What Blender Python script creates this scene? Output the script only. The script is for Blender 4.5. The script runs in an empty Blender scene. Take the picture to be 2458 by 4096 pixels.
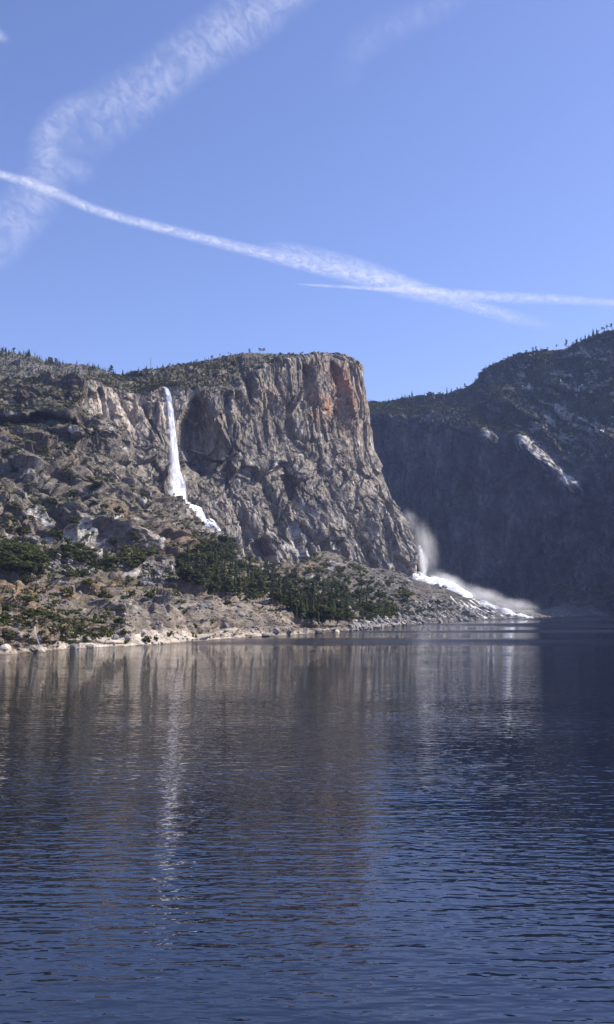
import bpy, math, random, time
import numpy as np
T0 = time.time()
R = math.radians
sc = bpy.context.scene
COL = sc.collection
# ------------------------------------------------------------------ camera
F, CX, CY, HOR, HCAM = 3975.0, 1229.0, 2048.0, 2435.0, 20.0      # survey figures: focal length and horizon of the 2458 x 4096 frame
PITCH = math.atan((HOR - CY) / F)
cam_d = bpy.data.cameras.new('camera'); cam = bpy.data.objects.new('camera', cam_d); COL.objects.link(cam)
cam_d.sensor_fit = 'VERTICAL'; cam_d.sensor_height = 36.0; cam_d.lens = 36.0 * F / 4096.0
cam_d.clip_start = 0.5; cam_d.clip_end = 120000.0
cam.location = (0, 0, HCAM); cam.rotation_euler = (math.pi / 2 + PITCH, 0, 0)
sc.camera = cam
# ------------------------------------------------------------------ light
SUN_AZ, SUN_EL = 72.0, 42.0           # degrees clockwise from the view direction, and above the horizon
w = bpy.data.worlds.new('World'); sc.world = w; w.use_nodes = True
nt = w.node_tree; nt.nodes.clear()
sky = nt.nodes.new('ShaderNodeTexSky'); sky.sky_type = 'NISHITA'; sky.sun_disc = False
sky.sun_elevation = R(SUN_EL); sky.sun_rotation = R(SUN_AZ)
sky.altitude = 1200; sky.air_density = 1.0; sky.dust_density = 1.3; sky.ozone_density = 2.2
tint = nt.nodes.new('ShaderNodeMix'); tint.data_type = 'RGBA'; tint.blend_type = 'MULTIPLY'; tint.inputs[0].default_value = 1.0
tint.inputs[7].default_value = (0.90, 0.86, 1.08, 1)
bg = nt.nodes.new('ShaderNodeBackground'); bg.inputs[1].default_value = 0.135
wo = nt.nodes.new('ShaderNodeOutputWorld')
nt.links.new(sky.outputs[0], tint.inputs[6]); nt.links.new(tint.outputs[2], bg.inputs[0]); nt.links.new(bg.outputs[0], wo.inputs[0])
sd = bpy.data.lights.new('sun', 'SUN'); sd.energy = 5.0; sd.angle = R(0.5); sd.color = (1.0, 0.93, 0.81)
so = bpy.data.objects.new('sun', sd); COL.objects.link(so)
SUNV = np.array([math.sin(R(SUN_AZ)) * math.cos(R(SUN_EL)), math.cos(R(SUN_AZ)) * math.cos(R(SUN_EL)), math.sin(R(SUN_EL))])
from mathutils import Vector
so.rotation_euler = Vector(SUNV).to_track_quat('Z', 'Y').to_euler()
sc.view_settings.view_transform = 'Standard'; sc.view_settings.look = 'None'
sc.view_settings.gamma = 1.0; sc.view_settings.exposure = 0.45; sc.view_settings.use_curve_mapping = False
sc.render.engine = 'CYCLES'
cy = sc.cycles
cy.max_bounces = 6; cy.diffuse_bounces = 2; cy.glossy_bounces = 3; cy.transparent_max_bounces = 16; cy.volume_bounces = 4
cy.transmission_bounces = 2; cy.caustics_reflective = False; cy.caustics_refractive = False; cy.sample_clamp_indirect = 4.0
cy.use_denoising = True
cy.volume_step_rate = 2.0; cy.volume_max_steps = 96

# ------------------------------------------------------------------ survey helpers
SP, CP = math.sin(PITCH), math.cos(PITCH)
def ray(x, y):
    dx = (np.asarray(x, float) - CX) / F; dy = (CY - np.asarray(y, float)) / F
    wy = CP - dy * SP; wz = SP + dy * CP
    return dx / wy, wz / wy                                          # per metre of forward distance
def at(x, y, D):
    a, b = ray(x, y)
    return np.stack([a * D, np.broadcast_to(D, np.shape(a)) * 1.0, HCAM + b * D], -1)
def at_z(x, y, z):
    a, b = ray(x, y); D = (z - HCAM) / b
    return np.stack([a * D, D, np.broadcast_to(z, np.shape(a)) * 1.0], -1)
def shore_D(y): return float(-HCAM / ray(0, y)[1])
def project(P):
    X, Y, Z = P[..., 0], P[..., 1], P[..., 2] - HCAM
    c = Y * CP + Z * SP; u = -Y * SP + Z * CP
    c = np.maximum(c, 1e-3)
    return CX + F * X / c, CY - F * u / c, c

# ------------------------------------------------------------------ noise in numpy
def _h(ix, iy, iz, s):
    h = (ix.astype(np.int64) * 73856093) ^ (iy.astype(np.int64) * 19349663) ^ (iz.astype(np.int64) * 83492791) ^ (s * 2654435)
    h = (h & 0xffffffff).astype(np.uint32)
    h ^= h >> np.uint32(16); h *= np.uint32(0x7feb352d); h ^= h >> np.uint32(15); h *= np.uint32(0x846ca68b); h ^= h >> np.uint32(16)
    return h
def _f(h): return (h & np.uint32(0xffffff)).astype(np.float32) / 16777216.0
def vnoise(P, s=0):
    i = np.floor(P); f = (P - i).astype(np.float32); i = i.astype(np.int64)
    f = f * f * (3 - 2 * f); out = np.zeros(P.shape[0], np.float32)
    for a in (0, 1):
        wa = f[:, 0] if a else 1 - f[:, 0]
        for b in (0, 1):
            wb = wa * (f[:, 1] if b else 1 - f[:, 1])
            for c in (0, 1):
                out += wb * (f[:, 2] if c else 1 - f[:, 2]) * _f(_h(i[:, 0] + a, i[:, 1] + b, i[:, 2] + c, s))
    return out * 2 - 1
def fbm(P, octaves=4, s=0, gain=0.5):
    o = 0; a = 1.0; n = 0
    for k in range(octaves):
        o = o + a * vnoise(P * (2.03 ** k) + 17.3 * k, s + k); n += a; a *= gain
    return o / n
def voro(P, s=0):
    """nearest cell over 8 candidates: distance, gap to the second, offset vector, three random values of the cell"""
    b = np.floor(P - 0.5).astype(np.int64); n = P.shape[0]
    F1 = np.full(n, 9., np.float32); F2 = np.full(n, 9., np.float32)
    dl = np.zeros((n, 3), np.float32); hid = np.zeros(n, np.uint32)
    for a in (0, 1):
        for c in (0, 1):
            for d in (0, 1):
                ix, iy, iz = b[:, 0] + a, b[:, 1] + c, b[:, 2] + d
                h = _h(ix, iy, iz, s)
                r0 = _f(h); r1 = _f(h * np.uint32(747796405) + np.uint32(12345)); r2 = _f((h ^ np.uint32(0x9e3779b9)) * np.uint32(277803737))
                v = np.stack([P[:, 0] - ix - 0.15 - 0.7 * r0, P[:, 1] - iy - 0.15 - 0.7 * r1, P[:, 2] - iz - 0.15 - 0.7 * r2], -1).astype(np.float32)
                dd = np.sqrt((v * v).sum(-1))
                m = dd < F1
                F2 = np.where(m, F1, np.minimum(F2, dd)); F1 = np.where(m, dd, F1)
                dl[m] = v[m]; hid[m] = h[m]
    q = [_f((hid * np.uint32(k)) ^ (hid >> np.uint32(9))) for k in (2246822519, 3266489917, 668265263)]
    return F1, F2 - F1, dl, q
def facets(P, scale, amp, s, crack=0.5, tilt=1.0):
    """chiselled rock: every cell is a tilted flat facet, with a recessed joint between cells"""
    S = np.asarray(scale, float)
    F1, g, dl, q = voro(P / S, s)
    t = (q[0] - .5) * dl[:, 0] + (q[1] - .5) * dl[:, 1] + (q[2] - .5) * dl[:, 2]
    d = amp * ((q[0] - .5) * 1.2 + tilt * 2.6 * t) - amp * .35 * crack * np.exp(-g / 0.03)
    return d, q[1]
def smooth01(x, a, b):
    t = np.clip((x - a) / (b - a), 0, 1); return t * t * (3 - 2 * t)
def blob(x, y, cx, cy, rx, ry): return np.exp(-(((x - cx) / rx) ** 2 + ((y - cy) / ry) ** 2))
def inpoly(x, y, poly):
    x = np.asarray(x); y = np.asarray(y); inside = np.zeros(x.shape, bool); n = len(poly)
    for i in range(n):
        x1, y1 = poly[i]; x2, y2 = poly[(i + 1) % n]
        if y1 == y2: continue
        c = ((y1 > y) != (y2 > y)) & (x < (x2 - x1) * (y - y1) / (y2 - y1) + x1)
        inside ^= c
    return inside

# ------------------------------------------------------------------ interpolation of control nets
def pchip(xk, yk, x):
    xk = np.asarray(xk, float); yk = np.asarray(yk, float)
    h = np.diff(xk); dlt = np.diff(yk, axis=0) / h.reshape((-1,) + (1,) * (yk.ndim - 1))
    m = np.zeros_like(yk)
    s = (dlt[:-1] * dlt[1:]) > 0
    hm = 2 * dlt[:-1] * dlt[1:] / np.where(np.abs(dlt[:-1] + dlt[1:]) < 1e-12, 1, dlt[:-1] + dlt[1:])
    m[1:-1] = np.where(s, hm, 0); m[0] = dlt[0]; m[-1] = dlt[-1]
    i = np.clip(np.searchsorted(xk, x, 'right') - 1, 0, len(xk) - 2)
    hh = h[i]; t = (x - xk[i]) / hh; sh = (-1,) + (1,) * (yk.ndim - 1)
    t = t.reshape(sh); hh = hh.reshape(sh)
    return ((2*t**3 - 3*t**2 + 1) * yk[i] + (t**3 - 2*t**2 + t) * hh * m[i] + (-2*t**3 + 3*t**2) * yk[i+1] + (t**3 - t**2) * hh * m[i+1])

def stations(xk, spacing, lo, hi, coarse):
    """parameter samples: fine inside lo..hi, coarse outside"""
    out = []; x = xk[0]
    while x < xk[-1]:
        out.append(x); x += spacing if lo <= x <= hi else coarse
    out.append(xk[-1]); return np.array(out)

def net(cols, xs, rows_n, sp, lo=-40, hi=2500, coarse=10):
    """cols: per column a list of (x, y, D); returns the grid [nt, nu, 3] of x, y, D"""
    A = np.array(cols, float)                     # [ncol, nrow, 3]
    xs = np.array(xs, float)
    u = stations(xs, sp, lo, hi, coarse)
    B = pchip(xs, A, u)                           # [nu, nrow, 3]
    B = np.transpose(B, (1, 0, 2))                # [nrow, nu, 3]
    tt = []
    for i, n in enumerate(rows_n): tt.append(i + np.arange(n) / n)
    t = np.concatenate(tt + [np.array([len(rows_n)])])
    L = B.copy(); L[..., 2] = np.log(L[..., 2])
    G = pchip(np.arange(A.shape[1]), L, t); G[..., 2] = np.exp(G[..., 2])
    return G, u, t
def grid_normals(P):
    du = np.gradient(P, axis=1); dv = np.gradient(P, axis=0)
    n = np.cross(du, dv); n /= np.maximum(np.linalg.norm(n, axis=-1, keepdims=True), 1e-9)
    # towards the camera side / upwards
    view = np.array([0, 0, HCAM + 400.]) - P
    sgn = np.sign((n * view).sum(-1).mean())
    return n * (sgn if sgn != 0 else 1)
def smooth_grid(A, k):
    for _ in range(k):
        B = A.copy(); B[1:-1] = (A[:-2] + 2 * A[1:-1] + A[2:]) / 4; A = B
        B = A.copy(); B[:, 1:-1] = (A[:, :-2] + 2 * A[:, 1:-1] + A[:, 2:]) / 4; A = B
    return A

def mesh_np(name, V, faces, mats, parent=None, smooth=False, midx=None):
    """faces: int array [m, k] (k = 3 or 4)"""
    me = bpy.data.meshes.new(name); V = np.asarray(V, np.float32).reshape(-1, 3); Fc = np.asarray(faces, np.int32)
    me.vertices.add(len(V)); me.vertices.foreach_set('co', V.ravel())
    m, k = Fc.shape
    me.loops.add(m * k); me.loops.foreach_set('vertex_index', Fc.ravel())
    me.polygons.add(m); me.polygons.foreach_set('loop_start', np.arange(0, m * k, k, dtype=np.int32))
    if midx is not None: me.polygons.foreach_set('material_index', np.asarray(midx, np.int32))
    me.update(calc_edges=True)
    if smooth: me.polygons.foreach_set('use_smooth', np.ones(m, bool))
    else: me.polygons.foreach_set('use_smooth', np.zeros(m, bool))
    for mt in (mats if isinstance(mats, (list, tuple)) else [mats]): me.materials.append(mt)
    me.validate(clean_customdata=False)
    o = bpy.data.objects.new(name, me); COL.objects.link(o)
    if parent: o.parent = parent
    return o
def color_attr(me, name, C):
    a = me.attributes.new(name, 'FLOAT_COLOR', 'POINT')
    D = np.ones((len(me.vertices), 4), np.float32); D[:, :C.shape[1]] = C; a.data.foreach_set('color', D.ravel())
def tag(o, label=None, cat=None, group=None, kind=None):
    if label: o['label'] = label
    if cat: o['category'] = cat
    if group: o['group'] = group
    if kind: o['kind'] = kind
    return o

# ------------------------------------------------------------------ materials
def new_mat(name):
    m = bpy.data.materials.new(name); m.use_nodes = True; n = m.node_tree; n.nodes.clear()
    out = n.nodes.new('ShaderNodeOutputMaterial'); return m, n, out
def nd(n, t, **kw):
    x = n.nodes.new(t)
    for k, v in kw.items():
        if k.startswith('i_'): x.inputs[int(k[2:])].default_value = v
        else: setattr(x, k, v)
    return x
def terrain_mat(name, scale=1.0, bump=1.0, rough=0.9, stretch=1.0):
    m, n, out = new_mat(name); L = n.links.new
    at_ = nd(n, 'ShaderNodeAttribute', attribute_name='stone')
    co = nd(n, 'ShaderNodeTexCoord'); mp = nd(n, 'ShaderNodeMapping'); mp.inputs['Scale'].default_value = (1, 1, stretch)
    L(co.outputs['Object'], mp.inputs[0])
    n1 = nd(n, 'ShaderNodeTexNoise'); n1.inputs['Scale'].default_value = .12 * scale; n1.inputs['Detail'].default_value = 8; n1.inputs['Roughness'].default_value = .7
    L(mp.outputs[0], n1.inputs['Vector'])
    r1 = nd(n, 'ShaderNodeMapRange'); r1.inputs[1].default_value = .3; r1.inputs[2].default_value = .7; r1.inputs[3].default_value = .62; r1.inputs[4].default_value = 1.38
    L(n1.outputs[0], r1.inputs[0])
    mu = nd(n, 'ShaderNodeMix', data_type='RGBA', blend_type='MULTIPLY'); mu.inputs[0].default_value = 1
    L(at_.outputs['Color'], mu.inputs[6]); L(r1.outputs[0], mu.inputs[7])
    v1 = nd(n, 'ShaderNodeTexVoronoi', feature='DISTANCE_TO_EDGE'); v1.inputs['Scale'].default_value = .22 * scale
    mixv = nd(n, 'ShaderNodeVectorMath', operation='MULTIPLY_ADD'); mixv.inputs[1].default_value = (2.5, 2.5, 2.5)
    L(n1.outputs[1], mixv.inputs[0]); L(mp.outputs[0], mixv.inputs[2]); L(mixv.outputs[0], v1.inputs['Vector'])
    cr = nd(n, 'ShaderNodeMapRange'); cr.inputs[1].default_value = 0; cr.inputs[2].default_value = .12
    L(v1.outputs[0], cr.inputs[0])
    n2 = nd(n, 'ShaderNodeTexNoise'); n2.inputs['Scale'].default_value = .5 * scale; n2.inputs['Detail'].default_value = 5; n2.inputs['Roughness'].default_value = .65
    L(mp.outputs[0], n2.inputs['Vector'])
    v2 = nd(n, 'ShaderNodeTexVoronoi', feature='F1'); v2.inputs['Scale'].default_value = .10 * scale; L(mixv.outputs[0], v2.inputs['Vector'])
    vs = nd(n, 'ShaderNodeSeparateColor'); L(v2.outputs['Color'], vs.inputs[0])
    v3 = nd(n, 'ShaderNodeTexVoronoi', feature='F1'); v3.inputs['Scale'].default_value = .27 * scale; L(mixv.outputs[0], v3.inputs['Vector']); vt = nd(n, 'ShaderNodeSeparateColor'); L(v3.outputs['Color'], vt.inputs[0])
    a0 = nd(n, 'ShaderNodeMath', operation='MULTIPLY_ADD'); a0.inputs[1].default_value = .3; L(vs.outputs[0], a0.inputs[0]); L(n2.outputs[0], a0.inputs[2])
    a1 = nd(n, 'ShaderNodeMath', operation='MULTIPLY_ADD'); a1.inputs[1].default_value = .3; L(vt.outputs[0], a1.inputs[0]); L(a0.outputs[0], a1.inputs[2])
    ad = nd(n, 'ShaderNodeMath', operation='MULTIPLY_ADD'); ad.inputs[1].default_value = .6
    L(cr.outputs[0], ad.inputs[0]); L(a1.outputs[0], ad.inputs[2])
    # each joint-bounded block has its own grey
    tn = nd(n, 'ShaderNodeMapRange'); tn.inputs[3].default_value = .78; tn.inputs[4].default_value = 1.25; L(vt.outputs[1], tn.inputs[0])
    mu2 = nd(n, 'ShaderNodeMix', data_type='RGBA', blend_type='MULTIPLY'); mu2.inputs[0].default_value = 1; L(mu.outputs[2], mu2.inputs[6]); L(tn.outputs[0], mu2.inputs[7]); mu = mu2
    ge = nd(n, 'ShaderNodeNewGeometry'); cur = ge.outputs['Normal']
    for vv, kk in ((v2, .75), (v3, .45)):
        c1 = nd(n, 'ShaderNodeVectorMath', operation='SUBTRACT'); c1.inputs[1].default_value = (.5, .5, .5); L(vv.outputs['Color'], c1.inputs[0])
        km = nd(n, 'ShaderNodeMath', operation='MULTIPLY'); km.inputs[1].default_value = kk; L(at_.outputs['Alpha'], km.inputs[0])
        c3 = nd(n, 'ShaderNodeVectorMath', operation='SCALE'); L(c1.outputs[0], c3.inputs[0]); L(km.outputs[0], c3.inputs['Scale'])
        c2 = nd(n, 'ShaderNodeVectorMath', operation='ADD'); L(c3.outputs[0], c2.inputs[0]); L(cur, c2.inputs[1]); cur = c2.outputs[0]
    nn_ = nd(n, 'ShaderNodeVectorMath', operation='NORMALIZE'); L(cur, nn_.inputs[0])
    bp = nd(n, 'ShaderNodeBump'); bp.inputs['Strength'].default_value = .7; bp.inputs['Distance'].default_value = 1.0 * bump; L(nn_.outputs[0], bp.inputs['Normal'])
    L(ad.outputs[0], bp.inputs['Height'])
    bs = nd(n, 'ShaderNodeBsdfPrincipled'); bs.inputs['Roughness'].default_value = rough
    bs.inputs['Specular IOR Level'].default_value = .15
    L(mu.outputs[2], bs.inputs['Base Color']); L(bp.outputs[0], bs.inputs['Normal'])
    L(bs.outputs[0], out.inputs[0]); return m
def leaf_mat(name, col, var=0.5, trans=.25):
    m, n, out = new_mat(name); L = n.links.new
    g = nd(n, 'ShaderNodeNewGeometry'); oi = nd(n, 'ShaderNodeObjectInfo')
    ad = nd(n, 'ShaderNodeMath', operation='ADD'); L(g.outputs['Random Per Island'], ad.inputs[0]); L(oi.outputs['Random'], ad.inputs[1])
    rm = nd(n, 'ShaderNodeValToRGB'); c = np.array(col)
    rm.color_ramp.elements[0].position = 0.2; rm.color_ramp.elements[0].color = (*(c * (1 - var)), 1)
    rm.color_ramp.elements[1].position = 1.0; rm.color_ramp.elements[1].color = (*(c * (1 + var) * np.array([1.15, 1.05, .8])), 1)
    hf = nd(n, 'ShaderNodeMath', operation='MULTIPLY'); hf.inputs[1].default_value = .5; L(ad.outputs[0], hf.inputs[0]); L(hf.outputs[0], rm.inputs[0])
    d = nd(n, 'ShaderNodeBsdfDiffuse'); t = nd(n, 'ShaderNodeBsdfTranslucent'); mx = nd(n, 'ShaderNodeMixShader'); mx.inputs[0].default_value = trans
    L(rm.outputs[0], d.inputs[0]); L(rm.outputs[0], t.inputs[0]); L(d.outputs[0], mx.inputs[1]); L(t.outputs[0], mx.inputs[2]); L(mx.outputs[0], out.inputs[0])
    return m
def plain_mat(name, col, rough=.9, nscale=2.0, amt=.35):
    m, n, out = new_mat(name); L = n.links.new
    co = nd(n, 'ShaderNodeTexCoord'); n1 = nd(n, 'ShaderNodeTexNoise'); n1.inputs['Scale'].default_value = nscale; n1.inputs['Detail'].default_value = 5
    oi = nd(n, 'ShaderNodeObjectInfo'); g = nd(n, 'ShaderNodeNewGeometry')
    L(co.outputs['Object'], n1.inputs['Vector'])
    a = nd(n, 'ShaderNodeMath', operation='ADD'); L(n1.outputs[0], a.inputs[0])
    b = nd(n, 'ShaderNodeMath', operation='MULTIPLY_ADD'); b.inputs[1].default_value = .5; L(oi.outputs['Random'], b.inputs[0]); L(g.outputs['Random Per Island'], b.inputs[2])
    h = nd(n, 'ShaderNodeMath', operation='MULTIPLY'); h.inputs[1].default_value = .6; L(b.outputs[0], h.inputs[0]); L(h.outputs[0], a.inputs[1])
    r = nd(n, 'ShaderNodeMapRange'); r.inputs[1].default_value = .2; r.inputs[2].default_value = 1.4; r.inputs[3].default_value = 1 - amt; r.inputs[4].default_value = 1 + amt
    L(a.outputs[0], r.inputs[0])
    mu = nd(n, 'ShaderNodeMix', data_type='RGBA', blend_type='MULTIPLY'); mu.inputs[0].default_value = 1; mu.inputs[6].default_value = (*col, 1); L(r.outputs[0], mu.inputs[7])
    bs = nd(n, 'ShaderNodeBsdfPrincipled'); bs.inputs['Roughness'].default_value = rough; bs.inputs['Specular IOR Level'].default_value = .2
    L(mu.outputs[2], bs.inputs['Base Color']); L(bs.outputs[0], out.inputs[0]); return m

M_cliff = terrain_mat('granite cliff', 1.0, 1.0, stretch=.55)
M_hill = terrain_mat('granite hillside', 1.15, .8, stretch=1.5)
M_far = terrain_mat('far granite wall', .55, 1.6, stretch=.5)
M_oak = leaf_mat('oak leaves', (.088, .104, .050), .6)
M_brush = leaf_mat('brush leaves', (.105, .125, .050), .5)
M_pine = leaf_mat('pine needles', (.085, .105, .06), .5)
M_grey = leaf_mat('grey pine needles', (.13, .145, .095), .35)
M_bark = plain_mat('bark', (.10, .075, .055), .95, 3)
M_snag = plain_mat('weathered dead wood', (.20, .18, .16), .9, 3)
M_boulder = plain_mat('grey talus boulder', (.22, .205, .19), .9, .6, .5)
M_pale = plain_mat('pale shore boulder', (.46, .39, .32), .9, .6, .35)

# ================================================================== the lake bed and the left side: hillside, shore and talus fan
#        x : (y, D) of shore, bank, bench front, bench back, slope, slope, slope, crest
LC = {
 -2600: [(2720, 0), (2650, 262), (2550, 300), (2420, 380), (2250, 520), (1980, 720), (1700, 950), (1400, 1300)],
 -1200: [(2670, 0), (2610, 340), (2510, 380), (2410, 470), (2250, 640), (2000, 860), (1740, 1100), (1450, 1450)],
 -500:  [(2640, 0), (2590, 400), (2490, 440), (2395, 530), (2250, 720), (2030, 950), (1770, 1190), (1500, 1540)],
 0:     [(2620, 0), (2565, 447), (2470, 495), (2380, 580), (2250, 780), (2050, 1000), (1800, 1250), (1522, 1600)],
 160:   [(2609, 0), (2550, 472), (2460, 520), (2365, 640), (2245, 810), (2050, 1020), (1800, 1270), (1524, 1600)],
 300:   [(2596, 0), (2540, 510), (2450, 560), (2340, 690), (2240, 840), (2050, 1050), (1810, 1290), (1532, 1590)],
 345:   [(2593, 0), (2535, 522), (2445, 575), (2335, 710), (2235, 860), (2055, 1070), (1850, 1290), (1640, 1520)],
 480:   [(2587, 0), (2530, 545), (2440, 610), (2330, 750), (2240, 900), (2090, 1090), (1920, 1290), (1740, 1500)],
 520:   [(2585, 0), (2528, 555), (2440, 620), (2335, 760), (2250, 910), (2110, 1100), (1970, 1290), (1830, 1480)],
 580:   [(2581, 0), (2525, 570), (2440, 635), (2340, 780), (2260, 930), (2150, 1110), (2040, 1290), (1935, 1480)],
 668:   [(2576, 0), (2520, 590), (2437, 650), (2345, 800), (2270, 960), (2180, 1140), (2080, 1330), (1985, 1520)],
 780:   [(2566, 0), (2508, 630), (2435, 690), (2360, 830), (2290, 1000), (2220, 1200), (2145, 1400), (2072, 1590)],
 881:   [(2559, 0), (2503, 660), (2435, 720), (2370, 870), (2310, 1060), (2255, 1270), (2195, 1460), (2140, 1640)],
 1000:  [(2551, 0), (2500, 708), (2440, 770), (2390, 920), (2345, 1120), (2305, 1340), (2268, 1530), (2235, 1720)],
 1158:  [(2541, 0), (2498, 768), (2445, 830), (2415, 960), (2375, 1150), (2335, 1380), (2298, 1600), (2268, 1810)],
 1297:  [(2532, 0), (2500, 828), (2462, 890), (2432, 1000), (2390, 1190), (2330, 1450), (2265, 1700), (2212, 1930)],
 1440:  [(2521, 0), (2503, 950), (2480, 1010), (2450, 1110), (2410, 1280), (2360, 1510), (2300, 1780), (2258, 2040)],
 1600:  [(2504, 0), (2492, 1195), (2472, 1260), (2442, 1380), (2410, 1510), (2370, 1700), (2330, 1900), (2292, 2110)],
 1680:  [(2498, 0), (2488, 1300), (2472, 1370), (2448, 1480), (2420, 1610), (2385, 1790), (2350, 1980), (2318, 2180)],
 1760:  [(2492, 0), (2484, 1420), (2472, 1490), (2452, 1600), (2428, 1720), (2400, 1870), (2370, 2030), (2342, 2200)],
 1856:  [(2485, 0), (2480, 1620), (2470, 1690), (2455, 1780), (2440, 1860), (2420, 1960), (2398, 2070), (2374, 2200)],
 1980:  [(2478, 0), (2475, 1880), (2469, 1930), (2461, 1975), (2452, 2020), (2442, 2070), (2430, 2130), (2416, 2210)],
 2070:  [(2474, 0), (2472, 2050), (2468, 2080), (2464, 2110), (2459, 2145), (2453, 2180), (2447, 2220), (2440, 2270)],
 2150:  [(2471, 0), (2470, 2225), (2467, 2260), (2463, 2300), (2459, 2340), (2454, 2390), (2448, 2450), (2440, 2520)],
 2260:  [(2467, 0), (2466, 2500), (2460, 2560), (2452, 2620), (2443, 2680), (2434, 2740), (2425, 2800), (2416, 2870)],
 2360:  [(2464, 0), (2462, 2760), (2455, 2800), (2445, 2840), (2433, 2880), (2420, 2920), (2405, 2960), (2390, 3000)],
 2470:  [(2463, 0), (2459, 2880), (2450, 2905), (2440, 2930), (2425, 2960), (2410, 2990), (2392, 3020), (2370, 3060)],
 2900:  [(2464, 0), (2460, 2800), (2450, 2830), (2438, 2860), (2420, 2890), (2400, 2920), (2380, 2950), (2350, 3000)],
}
xs = sorted(LC); cols = []
for x in xs:
    c = LC[x]; D0 = shore_D(c[0][0])
    z0 = at(x, c[0][0], D0)
    pts = [(x, c[0][0] + 60, D0 - 3), (x, c[0][0], D0)] + [(x, y, D) for y, D in c[1:]]
    yl, Dl = c[-1]
    pts += [(x, yl + 14, Dl + 60), (x, yl + 90, Dl + 170)]
    cols.append(pts)
G, uL, tL = net(cols, xs, [8, 40, 80, 80, 90, 110, 110, 110, 12, 10], 3.4)
for (xa, xb, y0, dy, wv, am) in [(-260, 330, 1655, 18, 34, 105), (-500, 260, 1590, 0, 20, 36), (150, 420, 1720, 12, 24, 70), (-300, 250, 1850, -25, 22, 24), (120, 480, 1905, 30, 20, 20), (200, 420, 2125, 40, 26, 46), (-100, 240, 2060, 20, 20, 18), (360, 640, 2010, 50, 20, 18), (60, 260, 2325, 0, 14, 16), (-200, 260, 2560, 0, 22, 9), (440, 640, 2150, 40, 18, 20)]:
    sv = (G[..., 1] - y0 - dy * (G[..., 0] - xa) / (xb - xa) - 10 * np.sin(G[..., 0] / 37.)) / wv
    G[..., 2] += am * sv * np.exp(-sv * sv) * smooth01(G[..., 0], xa, xa + 70) * smooth01(G[..., 0], xb, xb - 50)
G = smooth_grid(G, 2)
PL0 = at(G[..., 0], G[..., 1], G[..., 2]); NL = smooth_grid(grid_normals(PL0), 2)
nt_, nu_ = PL0.shape[:2]; P = PL0.reshape(-1, 3); N = NL.reshape(-1, 3); GX = G[..., 0].ravel(); GY = G[..., 1].ravel(); GD = G[..., 2].ravel()
tt = np.repeat(tL, nu_)
Wp = P + 9 * np.stack([fbm(P / 60, 2, 1), fbm(P / 60, 2, 2), fbm(P / 60, 2, 3)], -1)
tiltP = Wp.copy(); tiltP[:, 2] += .35 * Wp[:, 0]
rough_hill = smooth01(GY, 2330, 2200) * smooth01(GX, 1250, 1000)                     # the ledgy hillside above the bench
dome = np.clip(blob(GX, GY, 880, 2490, 460, 95) * 1.5, 0, 1) * smooth01(GX, 420, 520) * smooth01(GX, 1420, 1330)   # smooth granite at the shore
talus = smooth01(GX, 1330, 1450)
d1, q1 = facets(tiltP, (70, 60, 24), 1, 11); d2, q2 = facets(tiltP, (30, 28, 11), 1, 12); d3, q3 = facets(tiltP, (13, 12, 5.5), 1, 13)
d4, q4 = facets(tiltP, (6, 5, 2.8), 1, 14)
big = fbm(P / 120, 3, 5)
led = P[:, 2] / 34 + .22 * P[:, 0] / 34 + 1.2 * fbm(P / 90, 3, 6)
saw = led - np.floor(led); n_m = fbm(P / 70, 2, 77)
step_ = smooth01(saw, 0, .8) * smooth01(saw, 1.0, .8)
led2 = P[:, 2] / 11 - .35 * P[:, 0] / 11 + 1.3 * fbm(P / 50, 3, 7); saw2 = led2 - np.floor(led2); step2 = smooth01(saw2, 0, .7) * smooth01(saw2, 1.0, .7)
disp = rough_hill * (1 - .55 * blob(GX, GY, 150, 1660, 240, 90)) * (big * 20 + d1 * 10 + d2 * 5.5 + d3 * 1.5 + d4 * .35 + (step_ - .4) * 11 * (.3 + smooth01(n_m, -.2, .3)) + (step2 - .4) * 3.5)
lowl = (1 - rough_hill) * (1 - dome) * (1 - talus)
disp += lowl * (big * 5 + d1 * 4.5 + d2 * 5.0 + d3 * 1.8 + d4 * .6)
sheet = fbm(P / np.array([60, 60, 22]), 3, 8); ridge = 1 - np.abs(sheet) * 3
led3 = P[:, 2] / 5.5 + .10 * P[:, 0] / 5.5 + .9 * fbm(P / 28, 2, 10); sw3 = led3 - np.floor(led3); step3 = smooth01(sw3, 0, .75) * smooth01(sw3, 1.0, .85)
disp += dome * (d4 * .8 + d3 * .9 + fbm(P / 45, 2, 9) * 8 + np.clip(ridge, -1, 1) * -2.6 + d1 * 3.0 + d2 * 2.6 + d3 * .8 + (step3 - .4) * 4.2)
disp += talus * (d3 * 2.6 + d2 * 2.4 + d4 * 2.0 + big * 6) * smooth01(GX, 2200, 1700)
disp *= np.where(tt < 1, 0.3, 1) * (0.25 + .75 * smooth01(P[:, 2], 0, 9)) * (0.5 + .5 * smooth01(GX, 2150, 2000))
disp = disp.reshape(nt_, nu_)
dsm = disp.copy()
for _ in range(4): dsm[:, 1:-1] = (dsm[:, :-2] + 2 * dsm[:, 1:-1] + dsm[:, 2:]) / 4
ds1 = disp.copy(); ds1[:, 1:-1] = (disp[:, :-2] + 2 * disp[:, 1:-1] + disp[:, 2:]) / 4
ww_ = (.25 + .5 * (1 - rough_hill)).reshape(nt_, nu_)
disp = (ds1 * (1 - ww_) + dsm * ww_).ravel()
NF = N * np.array([1, 1, .6]); NF /= np.linalg.norm(NF, axis=1, keepdims=True)
PL = P + NF * disp[:, None]
und = tt < 0.6
PL[und, 2] = np.minimum(PL[und, 2], -1.5)
grd = PL.reshape(nt_, nu_, 3); NL2 = grid_normals(grd).reshape(-1, 3)
flat = smooth01(NL2[:, 2], .45, .8)
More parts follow.
